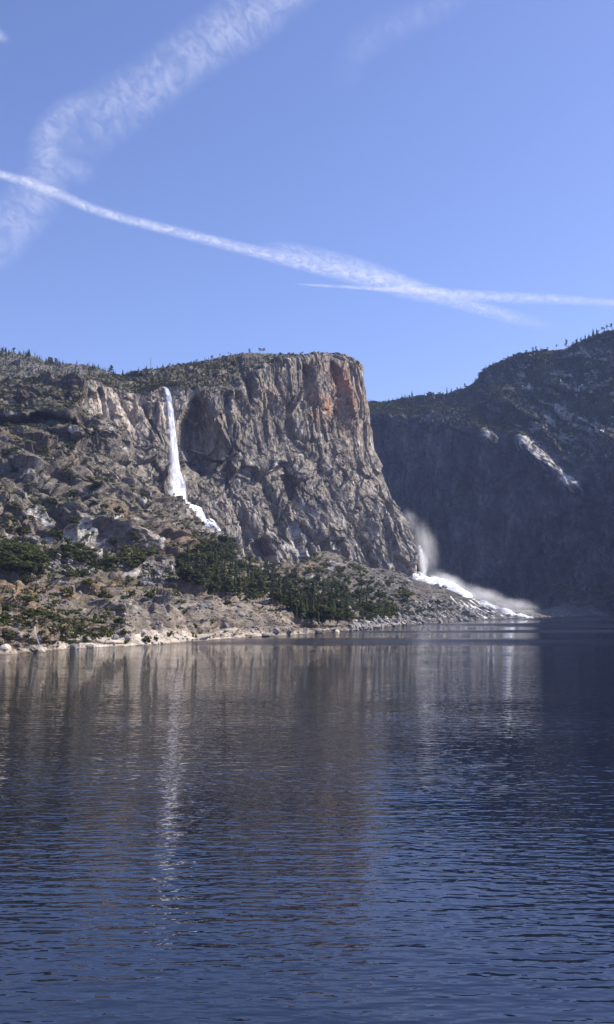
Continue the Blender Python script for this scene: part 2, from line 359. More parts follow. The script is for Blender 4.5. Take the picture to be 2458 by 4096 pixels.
# stone, soil and grass colours (linear)
n_a = fbm(P / 30, 4, 21); n_b = fbm(P / 9, 4, 22); n_c = fbm(P / 70, 3, 23)
rock = np.array([.175, .150, .125])[None] * (1 + .28 * n_a[:, None] + .30 * (q2[:, None] - .5) + .22 * (q3[:, None] - .5))
warm = smooth01(n_c, -.1, .5)[:, None]; rock = rock * (1 - .3 * smooth01(GY, 1900, 1750) * smooth01(GX, 420, 330))[:, None]; rock = rock * (1 - warm) + rock * np.array([1.22, 1.02, .86]) * warm  # shade of the upper-left terraces put into the rock colour
pale = smooth01(q2 + .35 * n_b + .25 * blob(GX, GY, 330, 2120, 190, 90), .86, 1.05)[:, None]; rock = rock * (1 - pale) + np.array([.44, .41, .38]) * pale
dk = smooth01(n_a + .3 * n_b, .25, .6)[:, None] * .5; rock = rock * (1 - dk) + np.array([.07, .066, .062]) * dk
veg = np.clip(flat * smooth01(n_b + n_a, -.35, .25) * (rough_hill * .85 + lowl * .8 + talus * .2), 0, 1)[:, None]
vegc = np.array([.070, .066, .036]) * (1 + .5 * n_b[:, None])
C = rock * (1 - veg) + vegc * veg
gr = (np.clip(blob(GX, GY, 130, 2385, 230, 40) + .9 * blob(GX, GY, 420, 2350, 240, 30) + .7 * blob(GX, GY, 960, 2420, 90, 22) + .5 * blob(GX, GY, 1130, 2440, 120, 20), 0, 1) * smooth01(n_b, -.25, .25))[:, None]
C = C * (1 - gr) + np.array([.27, .175, .08]) * (1 + .4 * n_a[:, None]) * gr
dm = dome[:, None] * .9
C = C * (1 - dm) + (np.array([.25, .208, .165]) * (1 + .35 * n_a[:, None] + .15 * (q1[:, None] - .5))) * dm
stain = (dome * smooth01(fbm(P / np.array([9, 9, 60]), 3, 31), .1, .45))[:, None]
C = C * (1 - .6 * stain) + np.array([.10, .09, .085]) * .6 * stain
ring = (smooth01(P[:, 2] + 2.5 * n_a + 3 * smooth01(GX, 900, 1300), 8, 5) * smooth01(GX, -200, 420) * smooth01(GX, 2100, 1500) * (1 - .45 * smooth01(GX, 900, 1150)))[:, None]
C = C * (1 - ring) + np.array([.47, .40, .325]) * (1 + .3 * n_b[:, None] + .2 * (q3[:, None] - .5)) * ring
wet = smooth01(P[:, 2], 1.0, .2)[:, None]; C = C * (1 - .6 * wet)
tal = (talus * (1 - ring[:, 0]))[:, None]
C = C * (1 - tal) + np.array([.14, .126, .11]) * (1 + .5 * n_b[:, None] + .4 * (q3[:, None] - .5)) * tal
C = np.clip(C, .02, .75)
def quads(nt, nu, flip=False):
    i = np.arange(nt * nu).reshape(nt, nu)
    return np.stack([i[:-1, :-1], i[:-1, 1:], i[1:, 1:], i[1:, :-1]], -1).reshape(-1, 4)
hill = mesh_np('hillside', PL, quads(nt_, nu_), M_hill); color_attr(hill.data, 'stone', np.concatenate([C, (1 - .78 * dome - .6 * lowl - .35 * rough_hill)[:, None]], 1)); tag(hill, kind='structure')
SHEETS = [(PL, NL2, GX, GY, 'L')]
print('hillside', PL.shape, time.time() - T0)

# ================================================================== the granite cliff with its amphitheatre and its summit
#  rim x, rim y, rim D, skyline y, skyline D, foot x, foot y, foot D
CC = [
 (60, 1570, 1560, 1540, 1950, 90, 1800, 1480), (200, 1550, 1580, 1520, 1950, 220, 1800, 1500),
 (309, 1530, 1600, 1505, 1950, 330, 1790, 1540), (390, 1545, 1640, 1500, 1960, 410, 1900, 1570), (480, 1567, 1690, 1505, 1980, 510, 1980, 1600),
 (552, 1587, 1730, 1485, 2000, 590, 2040, 1620), (605, 1566, 1745, 1477, 2010, 650, 2080, 1640), (650, 1548, 1760, 1470, 2020, 690, 2110, 1650),
 (720, 1548, 1770, 1460, 2030, 770, 2160, 1670), (800, 1568, 1790, 1450, 2050, 860, 2220, 1700), (860, 1580, 1805, 1434, 2080, 920, 2260, 1740), (920, 1578, 1830, 1417, 2100, 980, 2290, 1790),
 (980, 1530, 1880, 1411, 2110, 1060, 2320, 1850), (1045, 1475, 1930, 1415, 2130, 1150, 2340, 1900), (1110, 1442, 1980, 1424, 2150, 1230, 2340, 1950),
 (1200, 1442, 2060, 1426, 2190, 1330, 2330, 2010), (1290, 1428, 2150, 1412, 2230, 1430, 2340, 2080), (1370, 1435, 2230, 1417, 2290, 1530, 2360, 2140),
 (1425, 1465, 2290, 1440, 2330, 1610, 2380, 2190), (1452, 1500, 2330, 1462, 2370, 1672, 2400, 2240), (1450, 1510, 2430, 1470, 2450, 1668, 2410, 2400), (1430, 1520, 2700, 1480, 2650, 1640, 2420, 2750),
]
gy = [1500, 1587, 1657, 1785, 1824, 1881, 1932, 2000, 2064, 2100, 2164, 2221, 2400]; gx = [1457, 1471, 1487, 1490, 1509, 1528, 1550, 1578, 1610, 1639, 1657, 1669, 1676]
fr = np.linspace(0, 1, 13)
gfun = (np.interp(1500 + 900 * fr, gy, gx) - 1457) / (1676 - 1457)
cols = []
for (xr, yr, Dr, ysk, Dsk, xf, yf, Df) in CC:
    pts = [(xr, ysk + 60, Dsk + 500), (xr, ysk + 8, Dsk + 160), (xr, ysk, Dsk), (xr, .55 * ysk + .45 * yr, .5 * Dsk + .5 * Dr + 20), (xr, yr - .1 * (yr - ysk) - 1, Dr + 12)]
    for k, f in enumerate(fr):
        g = gfun[k]; pts.append((xr + (xf - xr) * g, yr + (yf - yr) * f, Dr + (Df - Dr) * (.55 * g + .45 * f)))
    cols.append(pts)
us = [0]
for a, b in zip(CC[:-1], CC[1:]): us.append(us[-1] + max(abs(b[0] - a[0]), abs(b[5] - a[5]), 30 if b[0] > 1430 else 5))
us = np.array(us, float)
G, uC, tC = net(cols, us, [4, 6, 16, 16, 6] + [26] * 12, 2.6, -1, 1e9)
G = smooth_grid(G, 2)
gx_, gy_ = G[..., 0].copy(), G[..., 1].copy()
# the great shaded recess right of the fall, its left edge steps back and its floor comes forward again to the right
le = np.interp(gy_, [1560, 1600, 1680, 1800, 1900, 1960], [795, 775, 742, 735, 770, 800]); ri = np.interp(gy_, [1560, 1600, 1700, 1800, 1900, 1960], [805, 830, 905, 960, 1010, 1040])
s = np.clip((gx_ - le) / np.maximum(ri - le, 5), -1, 2)
amp = np.interp(gy_, [1560, 1610, 1700, 1850, 1950, 2010], [0, 45, 100, 110, 60, 0])
G[..., 2] += amp * np.where(s < -.16, 0, np.where(s < 0, (s + .16) / .16, np.clip(1 - s, 0, 1)))
# smaller dihedrals of the same kind
for (x0, y0, x1, y1, w0, a0) in [(945, 1420, 1000, 1600, 40, 30), (930, 1560, 960, 1660, 50, 30), (1205, 1450, 1225, 1640, 55, 40), (1160, 1730, 1260, 1870, 45, 24), (1120, 1830, 1180, 2060, 60, 24), (1000, 1880, 1130, 2150, 70, 26),
                                 (560, 1620, 600, 1720, 40, 22), (470, 1600, 530, 1700, 45, 18), (900, 1960, 1010, 2200, 55, 22), (1290, 1880, 1370, 2150, 60, 22), (1380, 1700, 1440, 1900, 50, 16), (1310, 1560, 1330, 1680, 40, 16),
                                 (1060, 1560, 1085, 1740, 50, 14), (1180, 2080, 1230, 2250, 60, 22)]:
    t = np.clip((gy_ - y0) / (y1 - y0), 0, 1); cx = x0 + (x1 - x0) * t; ww = w0 * (0.6 + .8 * t)
    fade = smooth01(gy_, y0 - 8, y0 + 25) * smooth01(gy_, y1 + 40, y1 - 25)
    s = (gx_ - cx) / ww
    G[..., 2] += a0 * fade * np.where(s < -.35, 0, np.where(s < 0, (s + .35) / .35, np.clip(1 - s, 0, 1)))
G = smooth_grid(G, 3)
jump = 1 / (1 + np.clip(np.abs(np.gradient(G[..., 2], axis=1)) - 4.6, 0, None) / 2.5) ** 2
jump = smooth_grid(jump, 3).ravel()
PC0 = at(G[..., 0], G[..., 1], G[..., 2]); NC = smooth_grid(grid_normals(PC0), 3)
NC /= np.linalg.norm(NC, axis=-1, keepdims=True)
nt_, nu_ = PC0.shape[:2]; P = PC0.reshape(-1, 3); N = NC.reshape(-1, 3); GX = G[..., 0].ravel(); GY = G[..., 1].ravel(); tt = np.repeat(tC, nu_)
Wp = P + 10 * np.stack([fbm(P / 80, 2, 41), fbm(P / 80, 2, 42), fbm(P / 80, 2, 43)], -1)
low = smooth01(GY, 1750, 2150)
Sh = Wp.copy(); Sh[:, 0] += Sh[:, 2] * .38 * (low + .25); Sh[:, 1] -= Sh[:, 2] * .12
face = smooth01(tt, 4.3, 5.2)
d1, q1 = facets(Sh, (60, 60, 150), 1, 51, .25, 1.3); d2, q2 = facets(Sh, (26, 26, 75), 1, 52, .35, 1.2); d3, q3 = facets(Sh, (12, 12, 30), 1, 53, .4); d4, q4 = facets(Sh, (5, 5, 11), 1, 54, .4)
Sl = Wp.copy(); Sl[:, 2] += Sl[:, 0] * .45 + Sl[:, 1] * .2
d5, q5 = facets(Sl, (40, 40, 16), 1, 55, .6)
big = fbm(P / 150, 3, 44)
disp = face * (big * 10 + d1 * 11 + d2 * 4.4 + d3 * 1.7 + d4 * .6 + d5 * 2.2 * (.3 + low) + 1.6 * fbm(P / np.array([5., 5., 60.]), 2, 47)) + (1 - face) * (big * 9 + d2 * 3.5 + d3 * 2.6 + d5 * 3 + d4 * .8)
disp *= np.where(tt < 1.5, .2, 1) * (1 - .55 * smooth01(GX, 1400, 1460) * smooth01(GY, 2100, 1900)) * (1 - .6 * (1 - smooth01(np.abs(tt - 2), 0, .6)))
PC = P + N * (disp * jump)[:, None]
NC2 = grid_normals(PC.reshape(nt_, nu_, 3)).reshape(-1, 3); flat = smooth01(NC2[:, 2], .5, .85)
n_a = fbm(P / 35, 4, 61); n_b = fbm(P / 9, 4, 62); n_v = fbm(P / np.array([10, 10, 70]), 4, 63); n_w = fbm(P / np.array([22, 22, 140]), 3, 64)
C = np.array([.245, .212, .172])[None] * (1 + .25 * n_a[:, None] + .32 * (q2[:, None] - .5) + .3 * (q3[:, None] - .5))
buff = np.clip(blob(GX, GY, 470, 1640, 170, 90) + blob(GX, GY, 620, 1650, 70, 90) + .7 * blob(GX, GY, 740, 1620, 50, 90) + .35 * blob(GX, GY, 900, 2080, 60, 60) + .4 * smooth01(GX, 1300, 1450) * smooth01(GY, 1700, 1500) , 0, 1)
bf = (buff * smooth01(n_a + .5, 0, .7))[:, None]; C = C * (1 - bf) + np.array([.50, .42, .34]) * (1 + .35 * n_a[:, None] + .2 * (q3[:, None] - .5)) * bf
dst = (smooth01(n_v + n_w, .05, .5) * face * (1 - .5 * buff))[:, None]; C = C * (1 - .55 * dst) + np.array([.075, .07, .072]) * .55 * dst
ora = (np.clip(blob(GX, GY, 1270, 1590, 60, 75) * 1.2 + blob(GX, GY, 1360, 1580, 75, 75) * 1.1 + .6 * blob(GX, GY, 1390, 1480, 90, 50) + .55 * blob(GX, GY, 1400, 1720, 60, 110) + .3 * blob(GX, GY, 1100, 1600, 90, 60), 0, 1) * smooth01(n_v * .7 + n_a * .6, -.25, .2) * face)[:, None]
C = C * (1 - ora) + np.array([.36, .20, .115]) * (1 + .4 * n_b[:, None]) * ora
tan_ = (smooth01(GX, 1250, 1420) * smooth01(n_w, -.3, .3) * .6 * face * (1 - ora[:, 0]))[:, None]; C = C * (1 - tan_) + np.array([.30, .255, .205]) * (1 + .3 * n_a[:, None]) * tan_
wh = (smooth01(.5 * blob(GX, GY, 1655, 2170, 22, 80) + q3 + .45 * n_b + .30 * (low * (blob(GX, GY, 1180, 2150, 260, 110) + blob(GX, GY, 1560, 2200, 120, 120) + blob(GX, GY, 1150, 2230, 120, 60))) + .35 * blob(GX, GY, 1180, 1515, 20, 30) + .04, .97, 1.2) * face)[:, None]
C = C * (1 - wh) + np.array([.46, .425, .38]) * wh
lowc = (low * face * .35 * smooth01(n_a, -.3, .4))[:, None]; C = C * (1 - lowc) + np.array([.30, .285, .27]) * lowc
veg = (np.clip((1 - face) * .85 * smooth01(GX, 1330, 1100) * (1 - .6 * smooth01(GX, 860, 1000)) + .25 * (1 - face), 0, 1) * smooth01(n_b + n_a + .3, -.35, .2) + face * flat * .6 * smooth01(n_a, -.1, .3))[:, None]
C = C * (1 - veg) + np.array([.085, .074, .050]) * (1 + .5 * n_b[:, None]) * veg
C = np.clip(C, .02, .75)
cliff = mesh_np('cliff', PC, quads(nt_, nu_), M_cliff); color_attr(cliff.data, 'stone', C); tag(cliff, kind='structure')
SHEETS.append((PC, NC2, GX, GY, 'C')); TC = tt
print('cliff', PC.shape, time.time() - T0)

# ================================================================== far wooded ridge on the left
FCx = [-2600, -1200, -500, -200, 0, 83, 133, 182, 243, 309, 376, 409, 440, 480, 560, 640]
FCy = [1250, 1300, 1355, 1380, 1404, 1413, 1422, 1443, 1455, 1463, 1475, 1488, 1500, 1510, 1530, 1550]
cols = [[(x, y + 40, 3100), (x, y, 2700), (x, y * .7 + 1550 * .3, 2500), (x, y * .3 + 1555 * .7, 2250), (x, max(1575, y + 20), 1950), (x, max(1700, y + 90), 1850)] for x, y in zip(FCx, FCy)]
G, _, tF = net(cols, FCx, [4, 22, 22, 22, 6], 3.0, -40, 640, 12)
P0 = at(G[..., 0], G[..., 1], G[..., 2]); N = grid_normals(P0).reshape(-1, 3); nt_, nu_ = P0.shape[:2]; P = P0.reshape(-1, 3); GX = G[..., 0].ravel(); GY = G[..., 1].ravel()
d2, q2 = facets(P, (40, 60, 22), 1, 71); d3, q3 = facets(P, (16, 22, 10), 1, 72); tt = np.repeat(tF, nu_)
PF = P + N * ((fbm(P / 150, 3, 73) * 12 + d2 * 5 + d3 * 3) * np.where(tt < 1.3, .35, 1))[:, None]
NF2 = grid_normals(PF.reshape(nt_, nu_, 3)).reshape(-1, 3)
n_a = fbm(P / 40, 4, 74)
C = np.array([.20, .178, .152])[None] * (1 + .35 * n_a[:, None] + .4 * (q3[:, None] - .5)); v = (smooth01(n_a + .3 * (q2 - .5), -.2, .25) * .75)[:, None]
C = np.clip(C * (1 - v) + np.array([.095, .092, .05]) * v, .02, .7)
ridge_o = mesh_np('ridge', PF, quads(nt_, nu_), M_hill); color_attr(ridge_o.data, 'stone', C); tag(ridge_o, kind='structure')
SHEETS.append((PF, NF2, GX, GY, 'F'))

# ================================================================== the mountain on the right
#  x : skyline y, skyline D, shoulder y, shoulder D, wall top y, wall top D, wall foot D
RC = {
 1250: (1620, 3950, 1630, 3800, 1660, 3620, 3480), 1482: (1607, 3900, 1618, 3760, 1650, 3560, 3400), 1564: (1606, 3880, 1620, 3740, 1660, 3530, 3370), 1685: (1585, 3850, 1610, 3700, 1670, 3480, 3320),
 1771: (1577, 3830, 1612, 3660, 1690, 3450, 3280), 1828: (1566, 3820, 1615, 3640, 1700, 3430, 3250), 1885: (1542, 3800, 1612, 3620, 1710, 3400, 3220), 1912: (1520, 3790, 1610, 3600, 1718, 3390, 3205),
 1926: (1494, 3780, 1605, 3590, 1722, 3385, 3200), 1970: (1467, 3760, 1590, 3560, 1730, 3365, 3170), 2027: (1443, 3740, 1585, 3540, 1740, 3340, 3140), 2077: (1423, 3720, 1580, 3520, 1750, 3320, 3110), 2191: (1397, 3680, 1575, 3460, 1800, 3270, 3040),
 2256: (1389, 3660, 1580, 3430, 1850, 3230, 3000), 2327: (1362, 3620, 1590, 3400, 1900, 3190, 2960), 2398: (1332, 3580, 1590, 3360, 1880, 3160, 2920), 2441: (1320, 3560, 1590, 3340, 1880, 3140, 2900), 2600: (1310, 3480, 1640, 3260, 1880, 3060, 2830),
 2900: (1480, 3380, 1700, 3160, 1900, 2960, 2740), 3300: (930, 3000, 1450, 2800, 1850, 2650, 2480), 3900: (960, 2650, 1550, 2480, 1950, 2350, 2200), 4800: (1250, 2500, 1700, 2350, 2100, 2250, 2100),  # out of view on the right: ridge shaped to shade the far scree
}
xs = sorted(RC); cols = []
for x in xs:
    a, Da, b, Db, c, Dc, Df = RC[x]
    cols.append([(x, a + 30, Da + 500), (x, a, Da), (x, (a + b) / 2 - 4, (Da + Db) / 2 + 10), (x, b, Db), (x, (b + c) / 2, (Db + Dc) / 2 + 5), (x, c, Dc), (x, c * .66 + 2400 * .34, Dc * .6 + Df * .4 ), (x, c * .33 + 2400 * .67, Dc * .25 + Df * .75), (x, 2400, Df), (x, 2475, Df - 60)])
G, uR, tR = net(cols, xs, [4, 28, 28, 30, 30, 60, 60, 60, 16], 2.9)
gx_, gy_ = G[..., 0].copy(), G[..., 1].copy()
# ribs and gullies of the wall: each a strip that steps forward and falls back to the right
for (x0, y0, x1, y1, w0, a0) in [(1880, 1700, 1990, 1790, 26, -40), (2400, 1700, 2470, 1790, 40, -40), (1960, 1560, 2230, 1720, 40, -38), (2150, 1500, 2440, 1560, 30, -26), (2150, 1900, 2230, 2300, 60, -30), (2040, 2060, 2140, 2330, 60, -24), (1880, 2080, 1920, 2400, 70, -26), (2330, 2000, 2400, 2350, 50, -22)]:
    t = np.clip((gx_ - x0) / (x1 - x0), 0, 1) if abs(x1 - x0) > abs(y1 - y0) else np.clip((gy_ - y0) / (y1 - y0), 0, 1)
    if abs(x1 - x0) > abs(y1 - y0):
        s = (gy_ - (y0 + (y1 - y0) * t)) / w0; fade = smooth01(gx_, x0 - 10, x0 + 40) * smooth01(gx_, x1 + 10, x1 - 40)
        G[..., 2] += a0 * fade * np.exp(-s * s)
    else:
        s = (gx_ - (x0 + (x1 - x0) * t)) / w0; fade = smooth01(gy_, y0 - 10, y0 + 60) * smooth01(gy_, y1 + 10, y1 - 60)
        G[..., 2] += a0 * fade * np.exp(-s * s)
for (x0, y0, x1, y1, w0, a0) in [(2050, 1732, 2350, 1985, 52, -66), (2150, 1700, 2320, 1880, 24, -34), (1890, 1690, 1985, 1775, 20, -30), (2370, 1690, 2480, 1760, 26, -40), (1940, 1580, 2200, 1690, 18, -26), (2120, 1520, 2420, 1590, 18, -26), (2200, 1640, 2400, 1760, 18, -24), (2330, 1800, 2400, 1850, 14, -24), (2050, 1640, 2200, 1720, 14, -20), (2260, 1460, 2460, 1500, 18, -26)]:
    t = (gx_ - x0) / (x1 - x0); s = (gy_ - (y0 + (y1 - y0) * np.clip(t, -.1, 1.1)) + 7 * np.sin(gx_ / 23.)) / w0
    G[..., 2] += a0 * smooth01(s, -1.3, .2) * smooth01(s, .75, .25) * smooth01(t, -.05, .15) * smooth01(t, 1.05, .8)
G = smooth_grid(G, 2)
P0 = at(G[..., 0], G[..., 1], G[..., 2]); N = smooth_grid(grid_normals(P0), 3).reshape(-1, 3); nt_, nu_ = P0.shape[:2]; P = P0.reshape(-1, 3); GX = G[..., 0].ravel(); GY = G[..., 1].ravel(); tt = np.repeat(tR, nu_)
wall = smooth01(tt, 4.4, 5.3)
Wp = P + 12 * np.stack([fbm(P / 120, 2, 81), fbm(P / 120, 2, 82), fbm(P / 120, 2, 83)], -1)
dg = Wp.copy(); dg[:, 2] += .55 * dg[:, 0]
d1, q1 = facets(Wp, (80, 80, 160), 1, 84, .3); d2, q2 = facets(dg, (45, 60, 24), 1, 85); d3, q3 = facets(dg, (20, 26, 12), 1, 86); d4, q4 = facets(Wp, (30, 30, 110), 1, 87)
disp = wall * (fbm(P / 220, 3, 88) * 22 + d1 * 20 + d4 * 9.0 + d3 * 4.0) + (1 - wall) * (fbm(P / 160, 3, 89) * 26 + d2 * 9 + d3 * 5)
disp *= np.where(tt < .8, .2, 1) * (1 - .7 * (1 - smooth01(np.abs(tt - 1), 0, .5)))
calm = np.exp(-(((GY - (1738 + (GX - 2060) * .84)) / 75) ** 2)) * smooth01(GX, 2030, 2080) * smooth01(GX, 2370, 2310)
disp = disp * (1 - .8 * calm) + calm * (3.5 * fbm(np.stack([P[:, 0] / 12 + P[:, 2] / 14, P[:, 1] / 40, P[:, 2] / 120 - P[:, 0] / 120], -1), 3, 96))
PR = P + N * disp[:, None]; NR2 = grid_normals(PR.reshape(nt_, nu_, 3)).reshape(-1, 3); flat = smooth01(NR2[:, 2], .35, .75)
n_a = fbm(P / 60, 4, 91); n_b = fbm(P / 16, 4, 92); n_v = fbm(P / np.array([16, 16, 130]), 4, 93)
C = np.array([.075, .071, .067])[None] * (1 + .3 * n_a[:, None] + .35 * (q3[:, None] - .5) * (1 - wall[:, None])) * (1 + 1.0 * n_v[:, None] * wall[:, None]) * (1 + 1.3 * fbm(P / np.array([55, 55, 260]), 3, 95)[:, None] * wall[:, None]) * (1 + 1.5 * (1 - wall[:, None]))  # colour deepens the wall's shade and lifts the sunlit upper slopes
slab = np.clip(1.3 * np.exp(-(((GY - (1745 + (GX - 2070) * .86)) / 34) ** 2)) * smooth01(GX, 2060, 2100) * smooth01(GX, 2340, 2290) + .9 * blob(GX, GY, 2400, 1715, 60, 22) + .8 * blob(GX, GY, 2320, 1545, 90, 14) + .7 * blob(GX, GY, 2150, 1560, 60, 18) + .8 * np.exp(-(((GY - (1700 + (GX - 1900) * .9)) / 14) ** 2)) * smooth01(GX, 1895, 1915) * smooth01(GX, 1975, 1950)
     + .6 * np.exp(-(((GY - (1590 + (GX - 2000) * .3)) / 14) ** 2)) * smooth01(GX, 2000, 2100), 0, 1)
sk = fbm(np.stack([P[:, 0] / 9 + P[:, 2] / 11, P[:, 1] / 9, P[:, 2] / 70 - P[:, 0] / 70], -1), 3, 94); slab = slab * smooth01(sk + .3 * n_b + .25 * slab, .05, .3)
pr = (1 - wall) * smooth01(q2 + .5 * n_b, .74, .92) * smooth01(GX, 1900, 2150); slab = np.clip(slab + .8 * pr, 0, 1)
C = C * (1 - slab[:, None]) + np.array([.52, .48, .44]) * (1 + .4 * n_b[:, None]) * slab[:, None]  # pale slabs, with their sunlit highlights put into the stone colour
veg = (np.clip((1 - wall) * smooth01(n_a + .6 * n_b + .35, -.1, .25) + .3 * flat * wall, 0, 1) * (1 - .85 * slab))[:, None]
C = C * (1 - veg) + np.array([.058, .062, .038]) * (1 + .5 * n_b[:, None]) * veg
C = np.clip(C, .02, .75)
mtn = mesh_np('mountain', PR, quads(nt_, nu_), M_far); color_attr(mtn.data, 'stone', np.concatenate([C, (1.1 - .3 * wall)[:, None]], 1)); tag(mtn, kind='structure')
SHEETS.append((PR, NR2, GX, GY, 'R')); TR = tt
print('mountain', PR.shape, time.time() - T0)

# ------------------------------------------------------------------ where a sight line meets the ground
SW, SHT, SS = 820, 600, 3.0                    # lookup table, 3 px cells, rows from y = 1200
zb = np.full(SW * SHT, 1e9); zi = np.full(SW * SHT, -1, np.int64); allP = np.concatenate([s[0] for s in SHEETS]); allN = np.concatenate([s[1] for s in SHEETS])
sid = np.concatenate([np.full(len(s[0]), i) for i, s in enumerate(SHEETS)])
px, py, pd = project(allP)
ci = ((px) / SS).astype(int); cj = ((py - 1200) / SS).astype(int)
ok = (ci >= 0) & (ci < SW) & (cj >= 0) & (cj < SHT)
idx = np.where(ok)[0]; cell = cj[idx] * SW + ci[idx]
o_ = np.argsort(-pd[idx]); zi[cell[o_]] = idx[o_]; zb[cell[o_]] = pd[idx][o_]
def surf(x, y):
    i = int(x / SS); j = int((y - 1200) / SS)
    for r in range(0, 5):
        for dj in range(0, r + 1):
            for di in (0, -r, r):
                a, b = i + di, j + dj
                if 0 <= a < SW and 0 <= b < SHT:
                    k = zi[b * SW + a]
                    if k >= 0: return allP[k], allN[k], int(sid[k])
    return None, None, -1

# ================================================================== lake
def grid_sheet(name, x0, x1, y0, y1, z, nx, ny, mat):
    X, Y = np.meshgrid(np.linspace(x0, x1, nx), np.linspace(y0, y1, ny)); V = np.stack([X, Y, np.full_like(X, z)], -1)
    return mesh_np(name, V, quads(ny, nx), mat)
m, n, out = new_mat('lake water'); L = n.links.new
co = nd(n, 'ShaderNodeTexCoord')
def wave(scale_x, scale_y, sc_, det, rot=0, rgh=.5):
    mp = nd(n, 'ShaderNodeMapping'); mp.inputs['Scale'].default_value = (scale_x, scale_y, 1); mp.inputs['Rotation'].default_value = (0, 0, rot)
    L(co.outputs['Object'], mp.inputs[0]); t = nd(n, 'ShaderNodeTexNoise'); t.inputs['Scale'].default_value = sc_; t.inputs['Detail'].default_value = det; t.inputs['Roughness'].default_value = rgh
    L(mp.outputs[0], t.inputs['Vector']); return t.outputs[0]
def madd(a, k, b=None):
    x = nd(n, 'ShaderNodeMath', operation='MULTIPLY_ADD'); x.inputs[1].default_value = k; L(a, x.inputs[0])
    if b is not None: L(b, x.inputs[2])
    else: x.inputs[2].default_value = 0
    return x.outputs[0]
w1 = wave(.46, 1.0, 1.3, 1.5, .10); w2 = wave(.45, 1.0, 3.6, 1, -.14); w3 = wave(.26, 1.0, .62, 1.5, .05)
hgt0 = madd(w1, .25, madd(w2, .018, madd(w3, .36)))
lane = wave(.25, 1.0, .022, 3, .2); lm = nd(n, 'ShaderNodeMapRange'); lm.inputs[1].default_value = .35; lm.inputs[2].default_value = .65; lm.inputs[3].default_value = .6; lm.inputs[4].default_value = 1.3; L(lane, lm.inputs[0])
hm = nd(n, 'ShaderNodeMath', operation='MULTIPLY'); L(hgt0, hm.inputs[0]); L(lm.outputs[0], hm.inputs[1]); hgt = hm.outputs[0]
# wind-ruffled water towards the far shore
sep = nd(n, 'ShaderNodeSeparateXYZ'); L(co.outputs['Object'], sep.inputs[0])
gst = wave(.0011, .0045, 1.0, 3, .25)
far_ = nd(n, 'ShaderNodeMapRange'); far_.inputs[1].default_value = 380; far_.inputs[2].default_value = 560; L(sep.outputs[1], far_.inputs[0])
gr_ = nd(n, 'ShaderNodeMapRange'); gr_.inputs[1].default_value = .42; gr_.inputs[2].default_value = .56; L(gst, gr_.inputs[0])
ruf = nd(n, 'ShaderNodeMath', operation='MULTIPLY'); L(far_.outputs[0], ruf.inputs[0]); L(gr_.outputs[0], ruf.inputs[1])
bp = nd(n, 'ShaderNodeBump'); bp.inputs['Strength'].default_value = 1.0; bp.inputs['Distance'].default_value = .30; L(hgt, bp.inputs['Height'])
bs = nd(n, 'ShaderNodeBsdfPrincipled'); bs.inputs['Base Color'].default_value = (.0011, .0026, .009, 1); bs.inputs['IOR'].default_value = 1.65
bs.inputs['Roughness'].default_value = .012
rg = madd(ruf.outputs[0], .22); ra = nd(n, 'ShaderNodeMath', operation='ADD'); ra.inputs[1].default_value = .012; L(rg, ra.inputs[0]); L(ra.outputs[0], bs.inputs['Roughness'])
L(bp.outputs[0], bs.inputs['Normal']); L(bs.outputs[0], out.inputs[0]); M_water = m
lake = grid_sheet('lake', -8500, 8500, -2900, 8900, 0, 13, 13, M_water); tag(lake, kind='structure')
bed_m = plain_mat('lake bed silt', (.12, .10, .08), .95, .05)
bed = grid_sheet('ground', -9000, 9000, -3000, 9000, -40, 13, 13, bed_m); tag(bed, kind='structure')

rng = np.random.default_rng(7); random.seed(7)
# ------------------------------------------------------------------ foliage, trunks and stones as numpy meshes
OCT_V = np.array([(1,0,0),(-1,0,0),(0,1,0),(0,-1,0),(0,0,1),(0,0,-1)], float); OCT_F = np.array([(0,2,4),(2,1,4),(1,3,4),(3,0,4),(2,0,5),(1,2,5),(3,1,5),(0,3,5)])
def join(parts):
    V = []; Fc = []; o = 0
    for v, f in parts: V.append(v); Fc.append(np.asarray(f) + o); o += len(v)
    return np.concatenate(V), np.concatenate(Fc)
def clump(c, r, flakes, g, fl=.55):
    v = OCT_V * r * .72 * g.uniform(.75, 1.15, (6, 1)) + c; parts = [(v, OCT_F)]
    d = g.normal(size=(flakes, 3)); d /= np.linalg.norm(d, axis=1, keepdims=True); d[:, 2] = d[:, 2] * .8 + .15
    cc = c + d * r * g.uniform(.7, 1.12, (flakes, 1))
    a = g.normal(size=(flakes, 3)); a /= np.linalg.norm(a, axis=1, keepdims=True); b = np.cross(a, d + g.normal(size=(flakes, 3)) * .4); b /= np.maximum(np.linalg.norm(b, axis=1, keepdims=True), 1e-6)
    s = r * fl
    tv = np.stack([cc + a * s, cc - a * s * .5 + b * s * .8, cc - a * s * .5 - b * s * .8], 1).reshape(-1, 3)
    parts.append((tv, np.arange(flakes * 3).reshape(-1, 3))); return join(parts)
def oak_crown(seed, n=14, fl=13, base=.22):
    g = np.random.default_rng(seed); P_ = []
    for k in range(n):
        a = g.uniform(0, 6.28); z = g.uniform(-.8, 1); rr = math.sqrt(max(0, 1 - z * z)) * g.uniform(.5, .95)
        c = np.array([math.cos(a) * rr * .40, math.sin(a) * rr * .40, base + .39 + z * .30]); P_.append(clump(c, g.uniform(.13, .20), fl, g))
    return join(P_)
